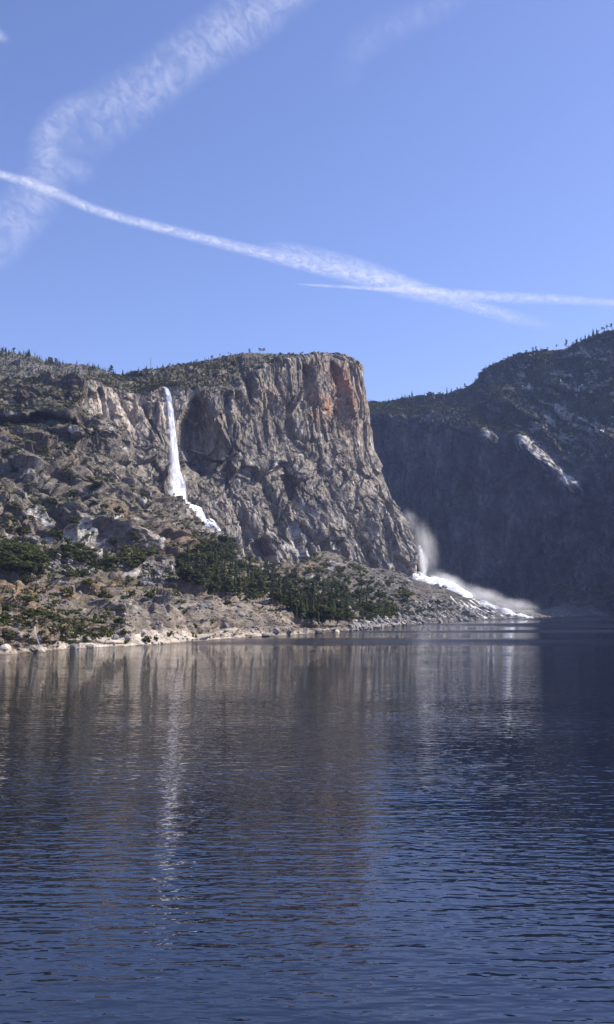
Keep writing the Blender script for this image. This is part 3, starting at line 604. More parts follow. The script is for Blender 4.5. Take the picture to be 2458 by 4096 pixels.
def conifer_crown(seed, tiers=12, wid=.17, base=.1, droop=.05, n=7):
    g = np.random.default_rng(seed); V = []; Fc = []; o = 0
    for k in range(tiers):
        z = base + (1 - base) * (k / tiers) ** .92; r = wid * (1 - (k / tiers)) ** .75 * g.uniform(.75, 1.15) + .012
        for j in range(n):
            a = 6.283 * (j + g.uniform(0, .9)) / n; rl = r * g.uniform(.65, 1.2); w_ = rl * .33 + .006
            c, s = math.cos(a), math.sin(a); zz = z + g.uniform(-.02, .02)
            V += [(0, 0, zz + .035), (c * rl * .6 - s * w_, s * rl * .6 + c * w_, zz - droop * .4), (c * rl, s * rl, zz - droop * g.uniform(.6, 1.4)), (c * rl * .6 + s * w_, s * rl * .6 - c * w_, zz - droop * .4 - .015), (c * rl * .5, s * rl * .5, zz + .02)]
            Fc += [(o, o+1, o+4), (o+1, o+2, o+4), (o+2, o+3, o+4), (o+3, o, o+4)]; o += 5
    V.append((0, 0, 1.03)); V.append((.012, 0, .9)); V.append((-.008, .01, .9)); Fc.append((o, o+1, o+2))
    return np.array(V), np.array(Fc)
def pine_crown(seed, n=13, spread=.2, lo=.35):
    g = np.random.default_rng(seed); P_ = []
    for k in range(n):
        z = lo + (1 - lo) * (k + .5) / n; a = g.uniform(0, 6.28); rr = spread * g.uniform(.3, 1) * (1.1 - .6 * (z - lo) / (1 - lo))
        v, f = clump(np.array([0, 0, 0.]), g.uniform(.065, .11), 12, g, .8); v[:, 2] *= .6; v += np.array([math.cos(a) * rr, math.sin(a) * rr, z]); P_.append((v, f))
    return join(P_)
def shrub_body(seed, n=3, fl=7):
    g = np.random.default_rng(seed); P_ = []
    for k in range(n):
        P_.append(clump(np.array([g.uniform(-.45, .45), g.uniform(-.45, .45), g.uniform(.28, .5)]), g.uniform(.34, .52), fl, g))
    return join(P_)
def trunk(seed, h=.9, r=.022, limbs=4, lo=.25):
    g = np.random.default_rng(seed); V = []; Fc = []
    def tube(p0, p1, r0, r1, mid=True):
        o = len(V); p0 = np.array(p0, float); p1 = np.array(p1, float); d = p1 - p0; d /= np.linalg.norm(d)
        u = np.cross(d, [.3, .8, .1]); u /= np.linalg.norm(u); v = np.cross(d, u)
        ring = [(p0, r0), ((p0 + p1) / 2 + g.normal(size=3) * r0 * .5, (r0 + r1) / 2), (p1, r1)]
        for p, rr in ring:
            for k in range(5): V.append(p + rr * (math.cos(k * 1.2566) * u + math.sin(k * 1.2566) * v))
        for q in range(2):
            for k in range(5): Fc.append((o + q*5 + k, o + q*5 + (k+1) % 5, o + q*5 + 5 + (k+1) % 5, o + q*5 + 5 + k))
    tube((0, 0, -.06), (g.uniform(-.02, .02), g.uniform(-.02, .02), h), r, r * .3)
    for k in range(limbs):
        z = lo + (h - lo) * (k + .3) / limbs; a = g.uniform(0, 6.28); l = .2 * g.uniform(.6, 1.1)
        tube((0, 0, z), (math.cos(a) * l, math.sin(a) * l, z + l * .5), r * .5, r * .15)
    return np.array(V), np.array(Fc)
ICO = None
def stone(seed, cuts=7):
    """an angular block: a subdivided octahedron planed off by random cuts"""
    g = np.random.default_rng(seed); V = OCT_V.copy(); Fc = OCT_F.copy()
    for _ in range(1 if cuts < 8 else 2):
        nv = list(map(tuple, V)); cache = {}; nf = []
        def mid(a, b):
            k = (min(a, b), max(a, b))
            if k not in cache:
                p = (np.array(nv[a]) + np.array(nv[b])) / 2; p = p / np.linalg.norm(p); cache[k] = len(nv); nv.append(tuple(p))
            return cache[k]
        for a, b, c in Fc:
            ab, bc, ca = mid(a, b), mid(b, c), mid(c, a); nf += [(a, ab, ca), (ab, b, bc), (ca, bc, c), (ab, bc, ca)]
        V = np.array(nv); Fc = np.array(nf)
    V = V * np.array([1, g.uniform(.7, 1), g.uniform(.55, .8)])
    for k in range(cuts):
        d = g.normal(size=3); d /= np.linalg.norm(d); h = g.uniform(.42, .72); e = V @ d - h; V = np.where((e > 0)[:, None], V - e[:, None] * d, V)
    return V + g.normal(size=V.shape) * .02, Fc
def tomesh(name, vf, mat):
    V, Fc = vf; me = bpy.data.meshes.new(name); me.from_pydata([tuple(v) for v in V], [], [tuple(int(q) for q in f) for f in Fc]); me.materials.append(mat); return me
def scatter_merge(name, protos, Ps, H, W, mat, label, cat, lean=0):
    """one object of many small copies, for what is past the count"""
    Vs = []; Fs = []; o = 0
    pick = rng.integers(0, len(protos), len(Ps))
    for k, (V, Fc) in enumerate(protos):
        s = np.where(pick == k)[0]
        if not len(s): continue
        a = rng.uniform(0, 6.283, len(s)); ca, sa = np.cos(a), np.sin(a)
        X = V[:, 0][None] * ca[:, None] - V[:, 1][None] * sa[:, None]; Y = V[:, 0][None] * sa[:, None] + V[:, 1][None] * ca[:, None]
        out = np.stack([X * W[s][:, None], Y * W[s][:, None], np.broadcast_to(V[:, 2][None], X.shape) * H[s][:, None]], -1) + Ps[s][:, None, :]
        Vs.append(out.reshape(-1, 3)); Fs.append((Fc[None] + (np.arange(len(s)) * len(V))[:, None, None] + o).reshape(-1, Fc.shape[1])); o += len(s) * len(V)
    ob = mesh_np(name, np.concatenate(Vs), np.concatenate(Fs), mat); tag(ob, label, cat, None, 'stuff'); return ob
def visible(P_):
    x, y, d = project(np.atleast_2d(P_)); i = (x / SS).astype(int); j = ((y - 1200) / SS).astype(int)
    ok = (i >= 0) & (i < SW) & (j >= 0) & (j < SHT); r = np.zeros(len(x), bool)
    q = j[ok] * SW + i[ok]; r[ok] = d[ok] < zb[q] + 30; return r, x, y, d
def keep(pts, dmin):
    """thin points: at most one per cell of the ground"""
    k = np.floor(pts[:, :2] / dmin).astype(int); _, u = np.unique(k, axis=0, return_index=True); return np.sort(u)

# ------------------------------------------------------------------ ledges standing out of the cliff
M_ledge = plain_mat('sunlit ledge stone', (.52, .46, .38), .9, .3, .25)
for (x0, y0, x1, y1, th) in [(758, 1798, 820, 1816, 5), (876, 1819, 920, 1826, 4), (836, 1882, 906, 1893, 4), (1390, 1893, 1412, 1891, 5), (868, 1911, 900, 1915, 3), (812, 1700, 840, 1748, 4), (1022, 1462, 1060, 1465, 3)]:
    a, _, _ = surf(x0, y0); b, _, _ = surf(x1, y1)
    D = min(a[1], b[1]) ; n = 9; V = []
    for k in range(n):
        f = k / (n - 1); c = at(x0 + (x1 - x0) * f, y0 + (y1 - y0) * f, a[1] * (1 - f) + b[1] * f); e = (.35 + .65 * math.sin(math.pi * min(max(f, .06), .94))) * th * .42
        j = rng.uniform(-.25, .25, 4) * e
        V += [c + (0, 9, e + j[0]), c + (0, -4 + j[1], e * .6), c + (0, -3 + j[2], -e * .7), c + (0, 9, -e)]
    Fc = [(k*4+q, k*4+(q+1) % 4, k*4+4+(q+1) % 4, k*4+4+q) for k in range(n-1) for q in range(4)]
    ld = mesh_np('ledge', np.array(V), np.array(Fc), M_ledge, parent=cliff)

# ------------------------------------------------------------------ boulders
stones = [stone(100 + k, 9 if k < 4 else 6) for k in range(8)]
st_m = [tomesh('boulder', s, M_boulder) for s in stones]; st_p = [tomesh('boulder', s, M_pale) for s in stones]
def put(name, me, p, sx, sy, sz, label, cat, group, tilt=.25, rz=None):
    o = bpy.data.objects.new(name, me); COL.objects.link(o); o.location = p; o.scale = (sx, sy, sz)
    o.rotation_euler = (random.uniform(-tilt, tilt), random.uniform(-tilt, tilt), random.uniform(0, 6.28) if rz is None else rz); return tag(o, label, cat, group)
cand = []
def cand_region(n, xa, xb, fy, size, why):
    k = 0
    while k < n:
        x = rng.uniform(xa, xb); lo_, hi_ = fy(x); y = rng.uniform(lo_, hi_); p, nn, s_ = surf(x, y); k += 1
        if p is None or p[2] < -.6 or p[1] > 2700: continue
        sz = size(p) * rng.lognormal(0, .45); cand.append((sz * F / p[1], sz, p, why, x, y))
shy = lambda x: float(np.interp(x, [x_ for x_ in sorted(LC)], [LC[x_][0][0] for x_ in sorted(LC)]))
cand_region(4200, 1400, 2130, lambda x: (np.interp(x, [1400, 1600, 1700, 1860, 2000, 2130], [2490, 2440, 2385, 2415, 2440, 2466]), shy(x) - 1), lambda p: 2.1 + p[1] / 1000, 'fan')
cand_region(600, 1330, 1760, lambda x: (shy(x) - 14, shy(x)), lambda p: 1.3, 'shore')
cand_region(900, 190, 380, lambda x: (2222, 2292), lambda p: 1.7, 'patch')
cand_region(900, 560, 780, lambda x: (2250, 2340), lambda p: 1.9, 'patch2')
cand_region(700, 0, 1330, lambda x: (2350, shy(x) - 6), lambda p: 1.5, 'bench')
cand_region(350, 1500, 1640, lambda x: (2270, 2400), lambda p: 3.2, 'foot')
cand_region(700, 2140, 2458, lambda x: (np.interp(x, [2140, 2300, 2458], [2450, 2420, 2400]), shy(x) - 1), lambda p: 3.0, 'far')
cand.sort(key=lambda c: -c[0]); names = {
 'fan': ('grey angular boulder on the talus slope beside the white cascade', 'boulders on the talus slope beside the cascade'),
 'shore': ('pale small boulder at the water line below the wooded slope', 'pale boulders along the water line'),
 'patch': ('dark grey boulder in the rubble patch under the left hillside', 'boulders in the rubble patch under the left hillside'),
 'patch2': ('dark grey boulder in the rubble between the oaks under the spur', 'boulders in the rubble between the oaks'),
 'foot': ('grey block fallen at the foot of the tall cliff', 'blocks at the foot of the tall cliff'),
 'bench': ('grey block lying on the granite bench above the shore', 'blocks on the granite bench'),
 'far': ('shaded stone on the far scree below the right mountain', 'stones on the far scree')}
for k, (pxs, sz, p, why, x, y) in enumerate(cand[:285]):
    me = (st_p if why == 'shore' or random.random() < .1 else st_m)[k % 8]
    put('boulder', me, p + (0, 0, sz * .12), sz * .62, sz * .5, sz * .55, names[why][0], 'boulder', names[why][1])
rest = cand[285:]; Pr = np.array([c[2] for c in rest]); Sr = np.array([c[1] for c in rest]); isP = rng.random(len(rest)) < .1
scatter_merge('rubble', stones[4:], Pr[~isP], Sr[~isP] * .55, Sr[~isP] * .55, M_boulder, 'grey broken rubble covering the talus slopes above the lake', 'rubble')
scatter_merge('rubble', stones[4:], Pr[isP], Sr[isP] * .5, Sr[isP] * .55, M_pale, 'pale broken rubble mixed into the talus along the lake', 'rubble')
# large blocks at the water, each its own shape
for k, (x, y, wx, hz, lab) in enumerate([(1100, 2524, 7, 7.5, 'tall dark wedge-shaped block at the shore with its left face in shadow'), (1150, 2526, 6, 5, 'rounded grey block at the shore right of the dark wedge'),
        (1050, 2538, 8, 4, 'low flat block at the water left of the dark wedge'), (1212, 2524, 7, 6, 'dark jointed block standing at the middle of the shore'), (1268, 2524, 6, 4.5, 'leaning slab of grey granite at the shore'),
        (1345, 2520, 8, 4, 'pale cream block at the tip of the rocky point'), (1385, 2516, 6, 3, 'small pale block right at the end of the rocky point'), (700, 2545, 9, 4, 'smooth grey block just above the pale water line rock'),
        (1010, 2520, 7, 4, 'cracked block above the water left of the shore overhang'), (950, 2455, 8, 4.5, 'smooth boulder resting on the granite dome below the grove'), (805, 2428, 7, 5, 'boulder with a dark shaded side on top of the granite dome'),
        (500, 2548, 8, 5, 'dark block at the foot of the shore gully'), (280, 2590, 7, 4, 'dark low rock at the left shore'), (345, 2588, 5, 3, 'small dark rock near the left shore ledges'), (1240, 2432, 8, 4, 'dark humped boulder above the rocky point'),
        (1440, 2505, 4, 2.5, 'pale block where the beach of rubble begins'), (1860, 2445, 10, 7, 'big dark block in the lower cascade'), (2030, 2452, 7, 9, 'upright dark block beside the end of the cascade')]):
    p, nn, s_ = surf(x, y)
    if p is None: continue
    put('boulder', tomesh('boulder', stone(400 + k, 10), M_pale if 'pale' in lab else M_boulder), p + (0, 2, -hz * .12), wx * .75, wx * .6, hz * .85, lab, 'boulder', None, .3, random.uniform(-.5, .5))
# the long slab leaning over its slot at the water
p0, p1 = at(732, 2569, shore_D(2569) - 1), at(846, 2536, shore_D(2561) - 2)
V = []
for k in range(8):
    f = k / 7; c = p0 * (1 - f) + p1 * f; e = .5 + 1.1 * f
    V += [c + (0, 6, .5), c + (0, -2.2, .2 + rng.uniform(-.1, .1)), c + (0, -1.8, -.5 * e), c + (0, 6, -.4 * e)]
sl = mesh_np('rock_slab', np.array(V), np.array([(k*4+q, k*4+(q+1) % 4, k*4+4+(q+1) % 4, k*4+4+q) for k in range(7) for q in range(4)]), M_pale); tag(sl, 'long thin granite slab rising to the right out of the water line', 'rock slab')

# ------------------------------------------------------------------ waterfalls
def water_mat(name, alpha, sx, sy, thr=.5, hard=.35, edge=True, col=(.93, .94, .96)):
    m, n, out = new_mat(name); L = n.links.new
    uv = nd(n, 'ShaderNodeUVMap'); mp = nd(n, 'ShaderNodeMapping'); mp.inputs['Scale'].default_value = (sx, sy, 1); L(uv.outputs[0], mp.inputs[0])
    no = nd(n, 'ShaderNodeTexNoise'); no.inputs['Scale'].default_value = 1; no.inputs['Detail'].default_value = 6; no.inputs['Roughness'].default_value = .62; L(mp.outputs[0], no.inputs['Vector'])
    se = nd(n, 'ShaderNodeSeparateXYZ'); L(uv.outputs[0], se.inputs[0])
    # 1 in the middle of the strand, 0 at its edges
    a = nd(n, 'ShaderNodeMath', operation='MULTIPLY_ADD'); a.inputs[1].default_value = 2; a.inputs[2].default_value = -1; L(se.outputs[0], a.inputs[0])
    b = nd(n, 'ShaderNodeMath', operation='MULTIPLY'); L(a.outputs[0], b.inputs[0]); L(a.outputs[0], b.inputs[1])
    c = nd(n, 'ShaderNodeMath', operation='SUBTRACT'); c.inputs[0].default_value = 1; L(b.outputs[0], c.inputs[1])
    # density = edge + noise - thr
    d = nd(n, 'ShaderNodeMath', operation='MULTIPLY_ADD'); d.inputs[1].default_value = .9; L(c.outputs[0], d.inputs[0]); L(no.outputs[0], d.inputs[2])
    r = nd(n, 'ShaderNodeMapRange'); r.inputs[1].default_value = thr; r.inputs[2].default_value = thr + hard; r.inputs[3].default_value = 0; r.inputs[4].default_value = alpha; L(d.outputs[0], r.inputs[0])
    df = nd(n, 'ShaderNodeBsdfDiffuse'); df.inputs[0].default_value = (*col, 1); tr = nd(n, 'ShaderNodeBsdfTranslucent'); tr.inputs[0].default_value = (.85, .85, .87, 1)
    mx = nd(n, 'ShaderNodeAddShader'); L(df.outputs[0], mx.inputs[0]); L(tr.outputs[0], mx.inputs[1])
    tp = nd(n, 'ShaderNodeBsdfTransparent'); m2 = nd(n, 'ShaderNodeMixShader'); L(r.outputs[0], m2.inputs[0]); L(tp.outputs[0], m2.inputs[1]); L(mx.outputs[0], m2.inputs[2]); L(m2.outputs[0], out.inputs[0])
    return m
M_fall = water_mat('falling water', 1.0, 11, 2.2, .58, .75); M_veil = water_mat('thin water veil', .5, 5, 4, .75, .6); M_casc = water_mat('cascading water', .95, 9, 14, .76, .6)
def strand(name, pts, mat, parent=None, nx=11, bulge=.5, wob=.12, seed=0):
    """pts: list of (x, y, halfwidth, D); a rounded sheet of water with real breadth and depth"""
    pts = np.array(pts, float); t = np.linspace(0, 1, max(24, int(abs(pts[-1, 1] - pts[0, 1]) / 5) + len(pts) * 3)); k = np.linspace(0, 1, len(pts)); Q = pchip(k, pts, t)
    g = np.random.default_rng(seed); V = []; UV = []
    for i, (x, y, hw, D) in enumerate(Q):
        c = at(x, y, D); s_ = hw * D / F
        for j in range(nx):
            f = j / (nx - 1) * 2 - 1; nz = vnoise(np.array([[f * 2.3 + seed, i * .33, 7.]]), seed)[0]
            V.append(c + (f * s_ + wob * s_ * vnoise(np.array([[3., i * .4, f + seed]]), 5)[0], -math.sqrt(max(0, 1 - f * f)) * s_ * bulge - nz * s_ * .35, 0)); UV.append((j / (nx - 1), t[i] * (abs(pts[-1, 1] - pts[0, 1]) + abs(pts[-1, 0] - pts[0, 0])) / 60))
    Fc = quads(len(Q), nx); o = mesh_np(name, np.array(V), Fc, mat, parent, smooth=True)
    uvl = o.data.uv_layers.new(name='UVMap'); li = np.zeros(len(o.data.loops), np.int32); o.data.loops.foreach_get('vertex_index', li); uvl.data.foreach_set('uv', np.array(UV, np.float32)[li].ravel()); return o
def spot(name, label, cat, p):
    e = bpy.data.objects.new(name, None); COL.objects.link(e); tag(e, label, cat); e.location = (0, 0, 0); return e
fall = spot('waterfall', 'tall thin white waterfall dropping from the notch left of the big grey cliff', 'waterfall', None)
WD = [1690.0]
def wallD(x, y, off=6):
    d = []
    for q in (-12, -6, 0, 6, 12):
        for r in (0, -15, -30):
            p_, _, k_ = surf(x + q, y + r)
            if k_ == 1: d.append(p_[1])
        if d and q == 12: break
    WD[0] = min(d) if d else WD[0]; return WD[0] - off
ys = [1553, 1575, 1640, 1720, 1800, 1880, 1950, 2000, 2032]; xs_ = [664, 674, 684, 692, 700, 707, 715, 722, 726]; hw = [8, 11, 13, 14, 16, 19, 26, 31, 35]
Dw = [wallD(x, y, 30) for x, y in zip(xs_, ys)]; Dm = np.minimum.accumulate(Dw)
Dm = np.maximum(Dm, Dm[0] - 75); print('fall distances', np.round(Dm))
strand('water_column', [(643, 1549, 3, Dm[0] + 14), (654, 1549, 6, Dm[0] + 4)] + [(x, y, h, d) for x, y, h, d in zip(xs_, ys, hw, Dm)], M_fall, fall, 15, .8, .0, 1)
strand('veil', [(x - 5 - 3 * i, y, h * 1.25, d + 4) for i, (x, y, h, d) in enumerate(zip(xs_[3:], ys[3:], hw[3:], Dm[3:]))], M_veil, fall, 11, .4, .15, 2)
strand('side_strand', [(716, 1880, 4, Dm[5] + 2), (732, 1915, 6, Dm[6] - 1), (741, 1960, 7, Dm[6] - 2), (741, 2010, 9, Dm[7] - 2), (745, 2035, 12, Dm[8])], M_casc, fall, 9, .5, .3, 3)
for k, (pts, h) in enumerate([([(735, 2018), (765, 2024), (790, 2036), (800, 2060), (812, 2090), (822, 2112)], 10), ([(742, 2026), (756, 2050), (772, 2072), (790, 2092)], 11), ([(760, 2035), (776, 2060), (795, 2085), (812, 2108)], 8), ([(745, 2022), (745, 2040), (758, 2062)], 12),
        ([(780, 2035), (800, 2050), (812, 2075), (822, 2095), (838, 2112)], 5), ([(822, 2095), (845, 2105), (858, 2120), (870, 2138), (886, 2152)], 10), ([(812, 2105), (835, 2122), (852, 2138), (876, 2150)], 9), ([(828, 2090), (840, 2096), (851, 2112)], 7)]):
    for rpt in range(3):
        ox, oy = random.uniform(-9, 9), random.uniform(-8, 8)
        q = [(x + ox + 7, y + oy - 9, .8 * h * (.6 + .4 * math.sin(3.14 * (i + .7) / len(pts))), wallD(x, y, 12 + rpt)) for i, (x, y) in enumerate(pts)]
        strand('cascade', q, M_casc, fall, 7, .5, .5, 10 + k * 3 + rpt)
brook = spot('waterfall', 'small white waterfall tumbling into the lake at the far left shore', 'waterfall', None)
def gD(x, y, off=2.5):
    p = surf(x, y)[0]; return (p[1] if p is not None else 480) - off
Db = [gD(142, 2498), gD(142, 2515), gD(144, 2535), gD(150, 2555), gD(158, 2575), gD(168, 2592), 434]
Db = list(np.minimum.accumulate(Db))
strand('water_column', [(142, 2496, 3, Db[0]), (142, 2515, 4.5, Db[1]), (144, 2535, 5.5, Db[2]), (150, 2553, 3.5, Db[3]), (158, 2575, 3, Db[4]), (168, 2590, 4, Db[5]), (180, 2606, 8, Db[6])], M_veil, brook, 9, .5, .25, 31)
# the great cascade right of the cliff: upper fall, boiling white water over the boulder fan, thin lower arms
wap = spot('waterfall', 'broad boiling white cascade running from the foot of the cliff to the lake', 'waterfall', None)
strand('upper_fall', [(1678, 2180, 7, 2330), (1686, 2215, 13, 2325), (1692, 2260, 13, 2320), (1700, 2310, 17, 2310), (1706, 2345, 22, 2300)], M_veil, wap, 11, .5, .2, 41)
strand('upper_fall', [(1684, 2195, 9, 2322), (1689, 2225, 10, 2320), (1694, 2270, 7, 2315), (1704, 2340, 13, 2300)], M_veil, wap, 11, .5, .25, 42)
# billowing body
M_arm = water_mat('broken white water', .85, 4, 26, .98, .45)
M_boil = water_mat('boiling white water', 1.0, 9, 14, .34, .7)
def billow(name, top, bot, D0, D1, nx, ny, mat, amp_, seed, depth=44):
    top = np.array(top, float); bot = np.array(bot, float); xs2 = np.linspace(top[0, 0], top[-1, 0], nx); V = []; UV = []
    for j in range(ny):
        f = j / (ny - 1)
        for i, x in enumerate(xs2):
            g = i / (nx - 1); yt = np.interp(x, top[:, 0], top[:, 1]); yb = np.interp(x, bot[:, 0], bot[:, 1]); D = D0 + (D1 - D0) * g
            y = yt * (1 - f) + yb * f; d = D + depth * (1 - f) - depth * .5 * math.sin(math.pi * f)
            p = at(x, y, d); e = 1.3 * fbm(p[None] / np.array([14, 14, 9]), 4, seed)[0]; env = math.sin(math.pi * min(1, f * 1.0 + .25 * (f < 1))) ** .5 if 0 < f < 1 else (.5 if f == 0 else 0)
            V.append(p + np.array([0, -1.2, .8]) * e * amp_ * (env + .25)); UV.append((f, g * (xs2[-1] - xs2[0]) / 60))
    o = mesh_np(name, np.array(V), quads(ny, nx), mat, wap, smooth=True)
    uvl = o.data.uv_layers.new(name='UVMap'); li = np.zeros(len(o.data.loops), np.int32); o.data.loops.foreach_get('vertex_index', li); uvl.data.foreach_set('uv', np.array(UV, np.float32)[li].ravel()); return o
billow('white_water', [(1652, 2288), (1680, 2290), (1720, 2306), (1742, 2302), (1790, 2324), (1850, 2350), (1890, 2382)], [(1652, 2330), (1690, 2350), (1740, 2374), (1800, 2394), (1850, 2408), (1890, 2416)], 2200, 2120, 120, 26, M_boil, 7, 61)
billow('white_water', [(1850, 2368), (1900, 2388), (1956, 2410), (2042, 2440), (2134, 2466)], [(1850, 2402), (1900, 2425), (1956, 2444), (2042, 2464), (2134, 2474)], 2115, 2080, 110, 16, M_casc, 5, 62, 16)
for k, pts in enumerate([[(1870, 2410), (1890, 2432), (1920, 2452), (1945, 2472)], [(1900, 2425), (1930, 2445), (1965, 2462), (1990, 2476)], [(1960, 2440), (1990, 2455), (2030, 2470)], [(2000, 2450), (2050, 2463), (2110, 2473)], [(1840, 2400), (1870, 2425), (1895, 2440)], [(1800, 2385), (1830, 2408), (1850, 2425)], [(1930, 2420), (1962, 2440), (1985, 2452)], [(1880, 2400), (1925, 2430), (1960, 2450), (1975, 2474)], [(1990, 2438), (2030, 2456), (2070, 2468)], [(1915, 2440), (1930, 2460), (1938, 2474)]]):
    strand('lower_arm', [(x + random.uniform(-8, 8), y, 3.0 + 4.5 * ((i + k) % 2), min(gD(x, y, 6), shore_D(shy(x)) + 260) if y < shy(x) - 2 else shore_D(shy(x)) - 2) for i, (x, y) in enumerate(pts)], M_arm, wap, 7, .5, .8, 70 + k)

# ------------------------------------------------------------------ spray
def spray_mat(name, dens, col=(.99, .99, 1.0), nscale=1.9, thr=.42):
    m, n, out = new_mat(name); L = n.links.new; co = nd(n, 'ShaderNodeTexCoord')
    ln = nd(n, 'ShaderNodeVectorMath', operation='LENGTH'); L(co.outputs['Object'], ln.inputs[0])
    no = nd(n, 'ShaderNodeTexNoise'); no.inputs['Scale'].default_value = nscale; no.inputs['Detail'].default_value = 5; no.inputs['Roughness'].default_value = .6; L(co.outputs['Object'], no.inputs['Vector'])
    f = nd(n, 'ShaderNodeMapRange', interpolation_type='SMOOTHERSTEP'); f.inputs[1].default_value = 1.0; f.inputs[2].default_value = 0.0; f.inputs[3].default_value = 0; f.inputs[4].default_value = 1; L(ln.outputs[1], f.inputs[0])
    g = nd(n, 'ShaderNodeMapRange'); g.inputs[1].default_value = thr; g.inputs[2].default_value = thr + .3; L(no.outputs[0], g.inputs[0])
    a = nd(n, 'ShaderNodeMath', operation='MULTIPLY'); L(f.outputs[0], a.inputs[0]); L(g.outputs[0], a.inputs[1])
    b = nd(n, 'ShaderNodeMath', operation='MULTIPLY'); b.inputs[1].default_value = dens; L(a.outputs[0], b.inputs[0])
    v = nd(n, 'ShaderNodeVolumePrincipled'); v.inputs['Color'].default_value = (*col, 1); v.inputs['Anisotropy'].default_value = .1; L(b.outputs[0], v.inputs['Density']); L(v.outputs[0], out.inputs['Volume']); return m
import bmesh
def spray(x, y, D, rx, ry, rz, dens, label, rot=0, **kw):
    me = bpy.data.meshes.new('spray'); bm = bmesh.new(); bmesh.ops.create_icosphere(bm, subdivisions=3, radius=1); bm.to_mesh(me); bm.free()
    me.materials.append(spray_mat('spray', dens, **kw)); o = bpy.data.objects.new('spray', me); COL.objects.link(o); o.location = at(x, y, D); s_ = D / F
    o.scale = (rx * s_, ry, rz * s_); o.rotation_euler = (0, rot, 0); return tag(o, label, 'spray', None, 'stuff')
spray(700, 2010, Dm[-1] - 4, 56, 22, 85, .13, 'white spray drifting round the foot of the tall waterfall', thr=.3)
spray(700, 1900, Dm[-2] - 2, 30, 14, 120, .06, 'thin veil of spray along the left edge of the tall waterfall')
spray(1700, 2190, 2330, 70, 30, 150, .045, 'tall plume of mist rising behind the edge of the cliff', R(-14), thr=.33)
spray(1694, 2255, 2300, 28, 16, 72, .14, 'bright puff of spray at the top of the hidden fall', thr=.3)
spray(1640, 2080, 2330, 48, 22, 70, .03, 'mist blown round the corner of the cliff', R(-30), thr=.36)
spray(1790, 2330, 2190, 115, 30, 54, .10, 'dense spray boiling over the upper cascade', R(22), thr=.35)
spray(1930, 2385, 2160, 150, 40, 54, .06, 'brownish haze of spray over the lower cascade', R(16), thr=.35)
spray(2060, 2425, 2200, 125, 40, 48, .05, 'low mist where the cascade reaches the lake', R(8), thr=.35)

# ------------------------------------------------------------------ trees
oaks = [oak_crown(k) for k in range(6)]; firs = [conifer_crown(20 + k, 12, [.15, .18, .13, .2][k % 4]) for k in range(5)]; greys = [pine_crown(40 + k, 14, [.2, .16, .24][k % 3], [.2, .3, .38][k % 3]) for k in range(5)]
flats = [pine_crown(60 + k, 10, .3, .55) for k in range(3)]; shrubs = [shrub_body(80 + k) for k in range(6)]; smallsh = [shrub_body(90 + k, 2, 5) for k in range(5)]
tr_oak = tomesh('trunk', trunk(1, .6, .03, 4, .2), M_bark); tr_fir = tomesh('trunk', trunk(2, .97, .016, 0), M_bark); tr_pine = tomesh('trunk', trunk(3, .93, .018, 5, .35), M_bark)
me_oak = [tomesh('crown', v, M_oak) for v in oaks]; me_oakg = [tomesh('crown', v, M_brush) for v in oaks]; me_fir = [tomesh('crown', v, M_pine) for v in firs]; me_grey = [tomesh('crown', v, M_grey) for v in greys]; me_flat = [tomesh('crown', v, M_pine) for v in flats]
me_shr = [tomesh('shrub', v, M_oak) for v in shrubs]; me_shb = [tomesh('shrub', v, M_brush) for v in shrubs]
def tree(name, crown, tr, p, h, wf, label, cat, group):
    e = bpy.data.objects.new(name, None); COL.objects.link(e); e.location = p; e.scale = (h * wf, h * wf, h); e.rotation_euler = (0, 0, random.uniform(0, 6.28)); tag(e, label, cat, group)
    for nm, me in (('trunk', tr), ('crown', crown)):
        c = bpy.data.objects.new(nm, me); COL.objects.link(c); c.parent = e
    return e
nT = [0]
